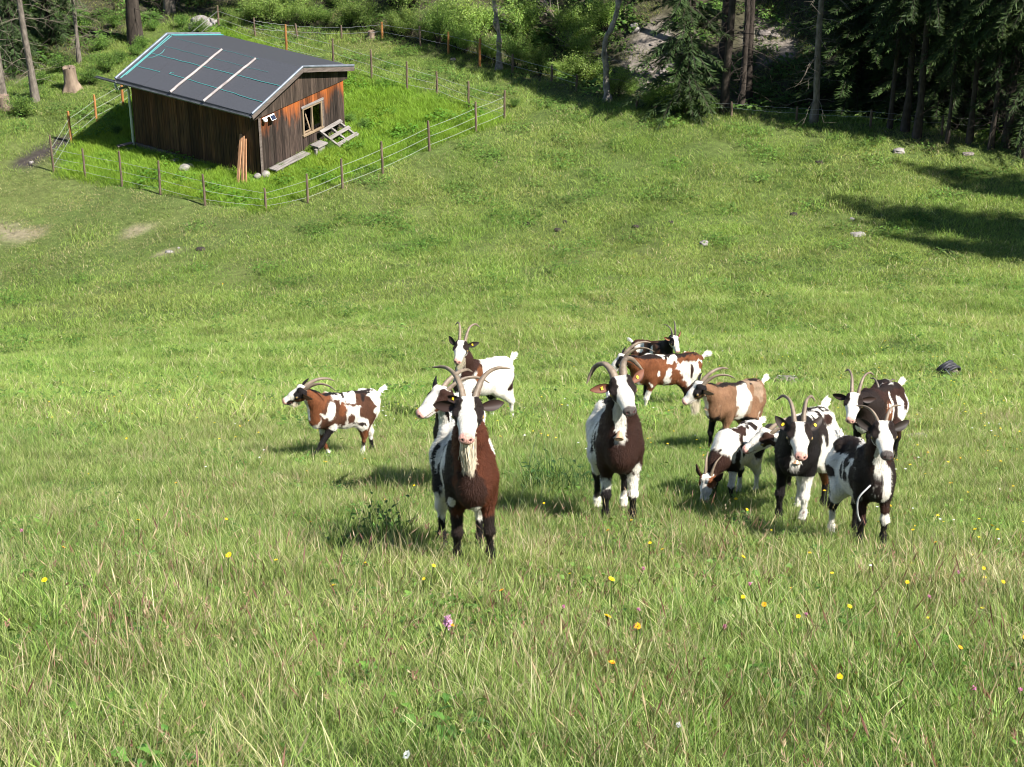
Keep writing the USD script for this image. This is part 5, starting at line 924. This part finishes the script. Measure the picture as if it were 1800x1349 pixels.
goat('small white goat with brown shoulders grazing with its head down in the grass', 1285, 882, -30, .74, neck=(-42, -8), head=(-66, -6), horn='small', hk=1.1, ears=((-.2, .6, .7), (-.2, .6, .7)),
     patches=[((.18, .03, .66), (.09, .15, .09), CHOC), ((.02, .06, .71), (.09, .09, .06), CHOC), ((.08, .15, .55), (.035, .08, .08), DARK), ((-.14, .16, .60), (.02, .05, .04), DARK), ((-.20, .15, .50), (.018, .05, .05), DARK), ((-.32, .13, .55), (.035, .06, .06), CHOC), ((-.3, .11, .42), (.04, .05, .05), DARK), ((.24, .12, .40), (.1, .06, .06), DARK)],
     neck_col=CHOC, neck_from=.28, throat=DARK, face=dict(eye=CHEST, eye_to=.08, blaze=.03, eye_z=-.02, ear=CHOC), legs=dict(FL=[(.32, WHITE), (.20, BLACK)], FR=[(.34, BLACK)], HL=[(.34, WHITE), (.06, BLACK)], HR=[(.30, BLACK), (.18, WHITE)]), spots=[(.62, DARK, .4)], res=.0085, seed=21, fur=7000, tail_up=.3, neck_len=.36)
goat('white faced goat with a brown eye patch looking left from behind the black chested goat', 1392, 880, -16, .80, tail_up=-1.2, neck=(20, -40), head=(-26, -62), horn='back', hk=.85, ears=((-.8, .55, -.1), (-.5, .6, .4)),
     patches=[((.1, 0, .65), (.2, .2, .1), CHOC), ((-.2, .1, .55), (.1, .1, .1), CHOC)],
     neck_col=WHITE, face=dict(eye=CHOC, eye_to=.07, blaze=.028, eye_z=-.012, cheek=None, ear=BLACK, jaw=None), legs=dict(F=[(.3, BLACK)]), res=.0078, seed=22, fur=6000)
goat('brown goat with thin white curved stripes, facing the viewer behind the rightmost goat', 1530, 822, -30, .92, neck=(30, -8), head=(-24, 14), horn='up', hk=.95, ears=((-.2, .6, .1), (-.05, 1, .04)), base=CHOC,
     patches=[((.3, 0, .45), (.18, .2, .28), DARK), ((.05, .17, .56), (.10, .10, .16), CHEST), ((-.05, .15, .60), (.022, .12, .16), WHITE), ((.09, .14, .66), (.02, .10, .1), WHITE), ((-.22, .15, .56), (.04, .1, .12), WHITE), ((-.34, .13, .56), (.035, .08, .12), WHITE), ((-.1, 0, .75), (.3, .1, .06), DARK)],
     neck_col=DARK, face=dict(eye=DARK, eye_to=.10, blaze=.030, eye_z=-.03, ear=BLACK), legs=dict(F=[(.4, BLACK)], H=[(.3, BLACK)]), collar='leather', bell=True, spots=[(.67, WHITE, .3)], res=.0085, seed=23, fur=7000)
goat('dark brown goat almost hidden behind the striped brown goat', 1541, 798, -14, .86, tail_up=-1.2, neck=(16, 4), head=(-40, 6), horn='up', hk=.9, hornmat='horn_dark', ears=((-.1, .9, .35), (-.1, .9, .35)), base=CHOC,
     patches=[((-.1, 0, .72), (.3, .14, .06), DARK), ((-.35, 0, .62), (.06, .1, .1), WHITE)], neck_col=DARK, face=dict(eye=BLACK, ear_in=(.22, .10, .055)), legs=dict(F=[(.4, BLACK)], H=[(.3, BLACK)]), res=.0095, seed=24, fur=5000)
# ------------------------------------------------------------------ grass, weeds and flowers
GREEN = [(0.140, 0.214, 0.041), (0.170, 0.248, 0.051), (0.200, 0.266, 0.062), (0.113, 0.187, 0.035), (0.228, 0.282, 0.078)]
NEAR = [(0.128, 0.192, 0.041), (0.162, 0.226, 0.052), (0.195, 0.250, 0.068), (0.088, 0.155, 0.028), (0.228, 0.272, 0.092)]
DRY = [(0.36, 0.31, 0.18), (0.29, 0.25, 0.13), (0.44, 0.39, 0.25), (0.24, 0.23, 0.10)]
LUSH = [(0.165, 0.275, 0.026), (0.19, 0.30, 0.032), (0.135, 0.235, 0.024), (0.21, 0.31, 0.045)]
def blades(rng, n, R, h, w, cols, lean=.5, dry=0.0, segs=3, flop=.35):
    az = rng.uniform(0, 2*np.pi, n); rr = R*np.sqrt(rng.random(n)); root = np.stack([rr*np.cos(az), rr*np.sin(az), np.full(n, -.015)], 1)
    H = rng.uniform(h[0], h[1], n)*rng.uniform(.7, 1.05, n); la = rng.uniform(0, 2*np.pi, n); l0 = np.abs(rng.normal(size=n))*lean*.4; bend = rng.uniform(.1, 1, n)*flop+np.abs(rng.normal(size=n))*lean*.4
    d = np.stack([np.cos(la), np.sin(la), np.zeros(n)], 1); fa = la+np.pi/2+rng.normal(size=n)*.7; s = np.stack([np.cos(fa), np.sin(fa), np.zeros(n)], 1)*(w*rng.uniform(.6, 1.3, n))[:, None]*.5
    V = []
    for k in range(segs+1):
        t = k/segs; c = root+d*(H*(l0*t+bend*t*t))[:, None]; c[:, 2] += H*(t-.35*bend*t*t); ww = (1-.25*t) if k < segs else 0
        V += [c-s*ww, c+s*ww] if k < segs else [c]
    m = 2*segs+1; V = np.stack(V, 1).reshape(-1, 3); f = []
    for k in range(segs-1): f += [(2*k, 2*k+1, 2*k+3), (2*k, 2*k+3, 2*k+2)]
    f += [(2*segs-2, 2*segs-1, 2*segs)]; F = (np.arange(n)[:, None, None]*m+np.array(f)[None]).reshape(-1, 3)
    ci = rng.integers(0, len(cols), n); C = np.array(cols)[ci]; isd = rng.random(n) < dry; C[isd] = np.array(DRY)[rng.integers(0, len(DRY), isd.sum())]; C = C*rng.uniform(.75, 1.25, (n, 1))
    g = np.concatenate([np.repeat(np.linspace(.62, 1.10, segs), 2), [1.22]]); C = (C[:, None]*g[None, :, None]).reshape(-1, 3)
    return V, F, C
def stems(rng, n, R, h, w, kind):
    V, F, C = blades(rng, n, R, h, w, [(0.22, 0.21, 0.10), (0.33, 0.27, 0.17), (0.24, 0.15, 0.10), (0.16, 0.18, 0.07)], lean=.35, segs=3, flop=.22); m = 7; tips = V.reshape(n, m, 3)[:, 6]; low = V.reshape(n, m, 3)[:, 4:6].mean(1); d = tips-low; d /= np.linalg.norm(d, axis=1, keepdims=True)
    HV, HF, HC = [], [], []; b = len(V)
    for i in range(n):
        L = rng.uniform(.03, .075); hw = rng.uniform(.0014, .003) if kind == 'spike' else rng.uniform(.0016, .003); c = np.array([(.30, .21, .14), (.36, .30, .19), (.20, .10, .08), (.24, .20, .11)][rng.integers(4)])*rng.uniform(.8, 1.2)
        for q in range(2 if kind == 'spike' else 7):
            o = tips[i]-d[i]*rng.uniform(0, L*.8); s = rng.normal(size=3); s -= d[i]*(s@d[i]); s /= np.linalg.norm(s); dd = d[i] if kind == 'spike' else d[i]+s*.55; LL = L if kind == 'spike' else L*.32
            p0 = o; HV += [p0, p0+dd*LL*.5+s*hw, p0+dd*LL, p0+dd*LL*.5-s*hw]; HF += [(b, b+1, b+3), (b+1, b+2, b+3)]; HC += [c]*4; b += 4
    return np.vstack([V, HV]), np.vstack([F, HF]), np.vstack([C, HC])
def leafy(rng, n, R, z, L, W, cols, droop=.4):
    V, F, C = [], [], []
    for i in range(n):
        a = rng.uniform(0, 6.28); r = R*math.sqrt(rng.random()); p = np.array([r*math.cos(a), r*math.sin(a), rng.uniform(*z)]); a = rng.uniform(0, 6.28) if rng.random() < .5 else a; e = np.array([math.cos(a), math.sin(a), rng.uniform(.0, .8)]); e /= np.linalg.norm(e); s = np.cross(e, (0, 0, 1)); s /= np.linalg.norm(s); s += rng.normal(size=3)*.25; l = L*rng.uniform(.55, 1.2); w = W*rng.uniform(.7, 1.2); b = len(V); dn = np.array([0, 0, -droop*l])
        V += [p, p+e*l*.35+s*w*.5, p+e*l*.7+s*w*.42+dn*.35, p+e*l+dn, p+e*l*.7-s*w*.42+dn*.35, p+e*l*.35-s*w*.5, p+e*l*.5+dn*.1-np.array([0, 0, w*.12])]; F += [(b, b+1, b+6), (b+1, b+2, b+6), (b+2, b+3, b+6), (b+3, b+4, b+6), (b+4, b+5, b+6), (b+5, b, b+6)]; c = np.array(cols[rng.integers(len(cols))])*rng.uniform(.75, 1.25); C += [c]*7
    return np.array(V), np.array(F), np.array(C)
def join(*ms):
    V, F, C, o = [], [], [], 0
    for v, f, c in ms: V.append(v); F.append(f+o); C.append(c); o += len(v)
    return np.vstack(V), np.vstack(F), np.vstack(C)
def scatter(name, label, cat_, protos, pts, idx, rng, look, smin_=.75, smax=1.25, kind='stuff', up_mix=.3, shrink=None):
    """ground cover nobody could count: one instancer"""
    pi = UsdGeom.PointInstancer.Define(stage, numbered('/World', name)); tag(pi, label, cat_, kind=kind); rels = []
    par = UsdGeom.Scope.Define(stage, f'{pi.GetPath()}/kinds').GetPrim()
    for nm, (v, f, c) in protos: m = obj(nm, (v, f), M[look], par, col=c); rels.append(m.GetPath())
    pi.CreatePrototypesRel().SetTargets(rels); n = len(pts); z = ground(pts[:, 0], pts[:, 1]); P = np.column_stack([pts, z])
    pi.CreatePositionsAttr(Vt.Vec3fArray.FromNumpy(P.astype(np.float32))); pi.CreateProtoIndicesAttr(Vt.IntArray.FromNumpy(idx.astype(np.int32)))
    e = .3; gx = (ground(pts[:, 0]+e, pts[:, 1])-ground(pts[:, 0]-e, pts[:, 1]))/(2*e); gy = (ground(pts[:, 0], pts[:, 1]+e)-ground(pts[:, 0], pts[:, 1]-e))/(2*e)
    # lean a little with the slope, turned at random about the vertical
    a = rng.uniform(0, 2*np.pi, n); nx, ny = -gx*up_mix, -gy*up_mix; nz = np.ones(n); L = np.sqrt(nx**2+ny**2+1); nx, ny, nz = nx/L, ny/L, nz/L
    w = np.sqrt((1+nz)/2); qx, qy = -ny/(2*w), nx/(2*w); cz, sz = np.cos(a/2), np.sin(a/2)     # q_tilt * q_yaw
    Q = np.stack([w*cz, qx*cz+qy*sz, qy*cz-qx*sz, w*sz], 1)
    H = Vt.QuathArray(n)
    for i in range(n): H[i] = Gf.Quath(float(Q[i, 0]), float(Q[i, 1]), float(Q[i, 2]), float(Q[i, 3]))
    pi.CreateOrientationsAttr(H); s = rng.uniform(smin_, smax, n); s = s*(1 if shrink is None else shrink(pts[:, 0], pts[:, 1])); s3 = np.stack([s, s, s*rng.uniform(.8, 1.2, n)], 1); pi.CreateScalesAttr(Vt.Vec3fArray.FromNumpy(s3.astype(np.float32)))
    return pi
def in_hut(x, y):
    q = np.stack([x-HB[0], y-HB[1]], -1); a, b = q@HX[:2], q@HY[:2]; return (a > -.08) & (a < HW+.06) & (b > -.08) & (b < HL+.06)
def sample(rng, y0, y1, dens, margin=1.15, pad=1.6):
    """even density per square metre over the part of the ground that the view takes in, and somewhat more"""
    k = .25*margin/CP*.97; A = (k*(y0+y1)+2*pad)*(y1-y0); n = int(A*dens*1.0); Y = rng.uniform(y0, y1, n*3); W_ = k*Y*1.0+pad; keep = rng.random(n*3) < W_/(k*y1+pad); Y, W_ = Y[keep][:n], W_[keep][:n]; X = rng.uniform(-1, 1, len(Y))*W_
    return np.stack([X, Y], 1)
worn_mask = near_px([(60, 400), (200, 400), (330, 400), (100, 350), (230, 370), (20, 330), (420, 395), (60, 300), (20, 450)], [3.2, 3.2, 2.4, 3, 2.4, 2.6, 1.6, 2, 2.0])
def build_grass():
    rng = np.random.default_rng(2024)
    near = [('short_tuft', blades(rng, 320, .24, (.045, .11), .0026, NEAR, lean=.5, dry=.12, flop=.4)), ('short_tuft', blades(rng, 320, .24, (.04, .10), .0024, NEAR, lean=.6, dry=.20, flop=.45)), ('short_tuft', blades(rng, 300, .24, (.045, .12), .0029, NEAR, lean=.6, dry=.06, flop=.5)),
            ('tall_tuft', blades(rng, 130, .15, (.13, .26), .0025, NEAR, lean=.5, dry=.14, segs=4, flop=.4)), ('tall_tuft', blades(rng, 130, .18, (.12, .26), .0022, NEAR[1:]+DRY[3:], lean=.5, dry=.30, segs=4, flop=.45)), ('broad_tuft', blades(rng, 34, .10, (.12, .24), .0060, NEAR[:4], lean=.6, segs=4, flop=.5)),
            ('stem_tuft', stems(rng, 26, .24, (.20, .38), .0018, 'spike')), ('stem_tuft', stems(rng, 20, .24, (.18, .36), .0017, 'panicle')), ('dry_tuft', blades(rng, 130, .17, (.11, .27), .0020, DRY, lean=.6, segs=4, flop=.5)),
            ('herb', leafy(rng, 60, .17, (.005, .06), .038, .020, [(0.08, 0.15, 0.026), (0.10, 0.185, 0.032), (0.06, 0.125, 0.022)])), ('herb', leafy(rng, 22, .10, (.02, .09), .07, .022, [(0.06, 0.13, 0.024), (0.08, 0.16, 0.03)], .5))]
    # foreground: y 2 .. 20
    pts = sample(rng, 2.5, 23, 52); pts = pts[rng.random(len(pts)) > sm(pts[:, 1], 16, 23)]; n = len(pts); dn = fb(pts[:, 0], pts[:, 1], .55, 61); d2 = fb(pts[:, 0], pts[:, 1], 1.4, 62)
    tall = sm(9.6-pts[:, 1]+dn*5, -2.5, 3.0)                          # taller, drier sward nearer the viewer
    r = rng.random(n); pw = np.stack([np.full(n, 9.0), np.full(n, 8.0)+8*sm(dn, 0, .2), np.full(n, 8.0), 1+7*tall*sm(d2, -.15, .2), 1+8*tall*sm(dn, -.05, .2), .2+2.2*tall*sm(-d2, -.05, .2), .3+2.2*tall, .25+1.7*tall, .4+2.6*tall*sm(dn, .05, .22), 1.6+1.6*sm(-dn, 0, .2), .3+.5*sm(-d2, 0, .2)], 1)
    cp = np.cumsum(pw, 1)/pw.sum(1, keepdims=True); idx = (r[:, None] > cp).sum(1)
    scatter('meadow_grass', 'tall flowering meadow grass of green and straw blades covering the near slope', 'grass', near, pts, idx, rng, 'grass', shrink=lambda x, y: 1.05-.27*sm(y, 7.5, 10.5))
    mid = [('turf', blades(rng, 210, .36, (.06, .14), .0060, GREEN, lean=.9, dry=.08, segs=2, flop=.7)), ('turf', blades(rng, 210, .36, (.06, .13), .0060, GREEN, lean=.9, dry=.16, segs=2, flop=.7)), ('turf', blades(rng, 200, .36, (.07, .17), .0065, GREEN[:4], lean=.8, dry=.03, segs=2, flop=.6)),
           ('tall_turf', blades(rng, 110, .22, (.14, .27), .0055, GREEN, lean=.7, dry=.14, segs=3, flop=.7)), ('herb', leafy(rng, 70, .26, (.01, .10),   .055, .032, [(0.075, 0.145, 0.026), (0.10, 0.185, 0.032), (0.06, 0.12, 0.022)])), ('dock', leafy(rng, 22, .20, (.02, .16), .10, .045, [(0.07, 0.145, 0.026), (0.095, 0.18, 0.035)], .5))]
    pts = sample(rng, 15, 45, 17); pts = pts[(rng.random(len(pts)) < sm(pts[:, 1], 15, 21)) & (rng.random(len(pts)) > sm(pts[:, 1], 41, 45))]; n = len(pts); dn = fb(pts[:, 0], pts[:, 1], .3, 63); d2 = fb(pts[:, 0], pts[:, 1], .9, 64); keep = rng.random(n) > bare_mask(pts[:, 0], pts[:, 1])*.8; pts, dn, d2 = pts[keep], dn[keep], d2[keep]; n = len(pts)
    pw = np.stack([np.full(n, 6.), 5+9*sm(dn, 0, .2), np.full(n, 5.), .7+4*sm(d2, .05, .25)+2*sm(29-pts[:, 1], 0, 8), 1.0+1.8*sm(-d2, .05, .25), .05+.3*sm(-d2-.08, .05, .2)], 1); cp = np.cumsum(pw, 1)/pw.sum(1, keepdims=True)
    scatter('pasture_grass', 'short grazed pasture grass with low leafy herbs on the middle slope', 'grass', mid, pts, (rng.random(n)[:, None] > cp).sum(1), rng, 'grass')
    far = [('turf', blades(rng, 300, .6, (.05, .12), .0085, GREEN, lean=.9, dry=.07, segs=2, flop=.6)), ('turf', blades(rng, 300, .6, (.05, .11), .0085, GREEN, lean=.9, dry=.14, segs=2, flop=.6)), ('turf', blades(rng, 240, .6, (.07, .18), .0105, GREEN[:4], lean=.7, dry=.03, segs=2, flop=.6)), ('herb', leafy(rng, 120, .42, (.02, .14),   .075, .042, [(0.08, 0.155, 0.028), (0.11, 0.195, 0.036), (0.06, 0.12, 0.024)])), ('dock', leafy(rng, 26, .26, (.03, .22),   .10, .045, [(0.075, 0.15, 0.026), (0.10, 0.185, 0.035)], .5))]
    far.append(('worn_turf', blades(rng, 260, .6, (.025, .07), .008, [(0.13, 0.165, 0.05), (0.16, 0.18, 0.065), (0.11, 0.14, 0.045)], lean=1.0, dry=.32, segs=2, flop=.8)))
    pts = sample(rng, 42, 82, 6.2); x, y = pts.T; ok = (lush_mask(x, y) < .3) & (forest_mask(x, y) < .6) & ~in_hut(x, y) & (rng.random(len(x)) > np.maximum(bare_mask(x, y)*.82, mud_mask(x, y))) & (rng.random(len(x)) > .0); pts = pts[ok]; n = len(pts)
    d2 = fb(pts[:, 0], pts[:, 1], .7, 66); up = sm(pts[:, 1]-60-(-pts[:, 0]*.0), 0, 5); pw = np.stack([np.full(n, 6.), np.full(n, 5.), 4+2*up, 1+1.2*sm(-d2, .05, .25)+2.0*up, .12+.35*sm(-d2, .08, .25)+.4*up, 60*worn_mask(*pts.T)], 1); cp = np.cumsum(pw, 1)/pw.sum(1, keepdims=True)
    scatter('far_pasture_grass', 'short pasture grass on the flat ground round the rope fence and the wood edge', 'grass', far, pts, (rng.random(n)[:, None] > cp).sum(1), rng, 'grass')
    lush = [('lush_tuft', blades(rng, 260, .42, (.12, .26), .0085, LUSH, lean=.5, segs=2, flop=.5)), ('lush_tuft', blades(rng, 260, .42, (.10, .22), .0085, LUSH, lean=.6, segs=2, flop=.6)), ('herb', leafy(rng, 60, .3, (.05, .2), .10, .06, [(0.08, 0.18, 0.02), (0.10, 0.21, 0.025)]))]
    lo, hi = ENC.min(0), ENC.max(0); pts = rng.uniform(lo, hi, (int((hi-lo).prod()*13), 2)); ok = (lush_mask(pts[:, 0], pts[:, 1]) > rng.random(len(pts))*.9) & ~in_hut(*pts.T); pts = pts[ok]
    scatter('lush_grass', 'bright lush ungrazed grass inside the rope fence round the hut', 'grass', lush, pts, rng.choice(3, len(pts), p=[.5, .42, .08]), rng, 'lush')
    floor = [('fern', leafy(rng, 60, .38, (.02, .30), .22, .07, [(0.06, 0.13, 0.02), (0.08, 0.16, 0.03), (0.10, 0.17, 0.04)], .4)), ('low_herb', leafy(rng, 110, .42, (.01, .14), .10, .055, [(0.055, 0.115, 0.022), (0.08, 0.15, 0.03), (0.11, 0.15, 0.05)])), ('moss_tuft', blades(rng, 220, .5, (.06, .22), .012, [(0.10, 0.14, 0.03), (0.15, 0.17, 0.045), (0.07, 0.12, 0.025)], lean=.8, dry=.12, segs=2, flop=.6))]
    pts = sample(rng, 54, 125, 3.4, 1.2, 3); x, y = pts.T; ok = (forest_mask(x, y) > .75) & (rng.random(len(x)) > bank_mask(x, y)*.5); pts = pts[ok]
    scatter('undergrowth', 'ferns, moss and low herbs covering the wood floor and the banks', 'undergrowth', floor, pts, rng.choice(3, len(pts), p=[.25, .35, .4]), rng, 'leaf', .7, 1.4)
def build_flowers():
    rng = np.random.default_rng(404)
    def head(rng, r, col, n=16, cup=.35):
        V, F = [np.zeros(3)], []
        for ring, (rr, z) in enumerate(((1.0, cup*.5), (.62, cup*.9))):
            for i in range(n):
                a = 2*np.pi*(i+.5*ring)/n; e = np.array([math.cos(a), math.sin(a), 0]); s = np.array([-e[1], e[0], 0]); b = len(V); L = r*rr*rng.uniform(.85, 1.1); w = r*.20
                V += [e*L*.15, e*L*.6+s*w+np.array([0, 0, z*r*.6]), e*L+np.array([0, 0, z*r*rng.uniform(.7, 1.2)]), e*L*.6-s*w+np.array([0, 0, z*r*.6])]; F += [(b, b+1, b+2), (b, b+2, b+3)]
        return np.array(V), np.array(F)
    def flower(name, label, u, v, r, h, col, group, kind='daisy', cat_='flower'):
        d = ray(u, v); s = np.linspace(4, 70, 12000); p = d[None]*s[:, None]; k = np.argmax(p[:, 2]-h < ground(p[:, 0], p[:, 1])); q = np.array([p[k, 0], p[k, 1], float(ground(p[k, 0], p[k, 1]))]); x = thing(name, label, cat_, q, rng.uniform(0, 6), group)
        lean = rng.normal(size=2)*.03; st = tube(spline([(0, 0, -.02), (lean[0]*.4, lean[1]*.4, h*.55), (lean[0], lean[1], h)], 6), .0022+r*.04, 5); obj('stem', st, M['grass'], x, smooth=True, col=np.tile((.10, .14, .04), (len(st.vertices), 1)))
        if kind == 'daisy':
            V, F = head(rng, r, col); R = trimesh.transformations.euler_matrix(rng.uniform(.2, .8), 0, rng.uniform(-.6, .6)-rng.uniform(0, 6)*0)[:3, :3]; V = V@R.T+np.array([lean[0], lean[1], h]); C = np.tile(col, (len(V), 1))*rng.uniform(.9, 1.1, (len(V), 1)); C[:1] *= .7; obj('petals', (V, F), M['flower'], x, col=C)
            cal = trimesh.creation.cone(r*.42, -r*.7); cal.apply_transform(trimesh.transformations.translation_matrix((lean[0], lean[1], h+.0))); obj('calyx', cal, M['grass'], x, col=np.tile((.07, .11, .03), (len(cal.vertices), 1)))
        else:
            V, F, C = [], [], []; L = r*3.2 if kind == 'spike' else r*1.6
            for i in range(70 if kind == 'spike' else 46):
                t = rng.random(); a = rng.uniform(0, 6.28); e = np.array([math.cos(a), math.sin(a), rng.uniform(-.2, .9)]); w = r*math.sin(math.pi*(.12+.8*t)); c = np.array([lean[0], lean[1], h-L*.5+L*t]); s_ = np.cross(e, (0, 0, 1)); s_ /= np.linalg.norm(s_); b = len(V); V += [c, c+e*w*.6+s_*w*.22, c+e*w, c+e*w*.6-s_*w*.22]; F += [(b, b+1, b+2), (b, b+2, b+3)]; C += [np.array(col)*rng.uniform(.7, 1.3)]*4
            obj('petals', (np.array(V), np.array(F)), M['flower'], x, col=np.clip(np.array(C), 0, .9))
    Y, OR = (.80, .55, .01), (.80, .38, .015)
    big = [(1075, 1090, .019), (1077, 1021, .016), (1117, 1105, .015), (1098, 1161, .014), (587, 1025, .016), (397, 980, .016), (72, 1023, .014), (239, 919, .014), (8, 1097, .012), (1485, 1201, .012), (1355, 1065, .011), (883, 1028, .012), (1330, 991, .011), (483, 981, .010), (788, 1107, .011), (1607, 1015, .010), (1512, 1087, .011), (1795, 1104, .011), (120, 957, .010), (644, 992, .010), (745, 1015, .009), (753, 996, .010), (1064, 932, .009), (1094, 913, .009), (1727, 931, .012), (1705, 928, .011), (1574, 893, .011), (1606, 938, .009), (1640, 948, .010), (1540, 920, .008), (1694, 1135, .010), (1792, 1185, .008), (1770, 1021, .010), (1740, 997, .009), (1162, 967, .009), (1141, 949, .009), (1410, 1088, .010), (1305, 1055, .010), (418, 912, .009), (540, 829, .009), (426, 750, .010), (231, 774, .009), (312, 740, .009), (393, 498, .016), (540, 905, .008), (316, 851, .009), (1293, 880, .012), (1300, 893, .010), (960, 886, .008), (1240, 797, .008), (1678, 855, .010), (1620, 835, .008), (1690, 803, .008), (1755, 765, .009), (875, 766, .011), (660, 733, .008), (650, 805, .008), (720, 860, .009), (690, 880, .008), (1000, 1005, .008)]
    NAMED = {(1075, 1090): 'largest yellow hawkbit flower, right of centre below the belled goat', (1077, 1021): 'bright yellow flower straight above the largest one', (1117, 1105): 'orange yellow flower just right of the largest one', (1098, 1161): 'yellow flower lowest of the four below the belled goat', (587, 1025): 'big orange yellow flower below the shadow of the nearest goat', (397, 980): 'big yellow flower in the left half of the near meadow', (72, 1023): 'yellow flower near the left edge below the middle', (239, 919): 'yellow flower left of the big one in the left half', (8, 1097): 'yellow flower touching the left edge of the picture', (1485, 1201): 'yellow flower lowest in the right half', (393, 498): 'lone yellow flower on the upper slope below the hut'}
    for (u, v, r) in big: flower('yellow_flower', NAMED.get((u, v), 'small yellow hawkbit flower standing above the meadow grass'), u, v, r*1.1, rng.uniform(.17, .27) if v > 900 else rng.uniform(.10, .17), Y if rng.random() < .75 else OR, 'yellow flowers scattered over the meadow')
    flower('pink_flower', 'fluffy pink flower spike standing in the grass below the nearest goat', 757, 1103, .021, .30, (.55, .28, .42), None, 'spike'); flower('pink_flower', 'pale pink flower spike between the front legs of the nearest goat', 829, 915, .012, .22, (.62, .32, .42), None, 'spike')
    for (u, v) in ((1145, 1074), (1257, 1081), (1426, 1075), (1340, 1021), (1770, 1215), (1718, 1214), (38, 933), (1115, 999), (1648, 1049), (1695, 1005), (981, 1049)): flower('clover_flower', 'small round pink clover head in the near meadow grass', u, v, .010, .20, (.50, .16, .30), 'pink clover heads in the near meadow', 'clover')
    flower('white_flower', 'white daisy low in the grass at the bottom of the picture', 722, 1321, .016, .12, (.8, .8, .76), None); flower('white_flower', 'small white flower head at the bottom right of the middle', 1187, 1285, .011, .16, (.75, .75, .72), None, 'clover')
    # dark thistly clump between the two foremost goats
    p = at(982, 872); r = np.random.default_rng(8); v, f, c = join(blades(r, 320, .32, (.18, .42), .0048, [(0.035, 0.07, 0.018), (0.05, 0.09, 0.02), (0.06, 0.10, 0.03)], lean=.5, segs=3, flop=.4), leafy(r, 60, .25, (.04, .3), .07, .016, [(0.035, 0.075, 0.02)])); x = thing('weed_clump', 'dark upright weed clump between the two nearest goats', 'plant', p); obj('leaves', (v, f), M['grass'], x, col=c)
    p = at(665, 955); v, f, c = join(blades(r, 120, .26, (.10, .30), .005, [(0.045, 0.09, 0.02), (0.06, 0.11, 0.02)], lean=.5, segs=3, flop=.4), leafy(r, 70, .2, (.06, .26), .045, .014, [(0.05, 0.10, 0.02)])); x = thing('weed_clump', 'leafy weeds in the shadow left of the nearest goat', 'plant', p); obj('leaves', (v, f), M['grass'], x, col=c)
    # far small yellow and white flowers nobody could count
    hd = []
    for k, c in enumerate(((.78, .60, .02), (.75, .48, .02), (.74, .74, .70))):
        V, F = head(rng, .011, c, 8); V = V+np.array([0, 0, .12]); st = tube([(0, 0, 0), (.004, 0, .12)], .0015, 3, cap=False); C = np.vstack([np.tile(c, (len(V), 1)), np.tile((.09, .13, .04), (len(st.vertices), 1))]); hd.append(('flower_head', (np.vstack([V, st.vertices]), np.vstack([F, st.faces+len(V)]), C)))
    pts = np.vstack([sample(rng, 7, 30, 4.5), sample(rng, 30, 62, 1.6)]); q = fb(pts[:, 0], pts[:, 1], .35, 71)+.18*sm(pts[:, 0], -1, 5); ok = (rng.random(len(pts)) < sm(q, -.05, .25)) & (lush_mask(*pts.T) < .5) & (forest_mask(*pts.T) < .3); pts = pts[ok]
    scatter('wildflowers', 'tiny yellow and white flowers dotted through the pasture', 'flowers', hd, pts, rng.choice(3, len(pts), p=[.62, .18, .2]), rng, 'flower', .7, 1.3)
build_grass()
build_flowers()
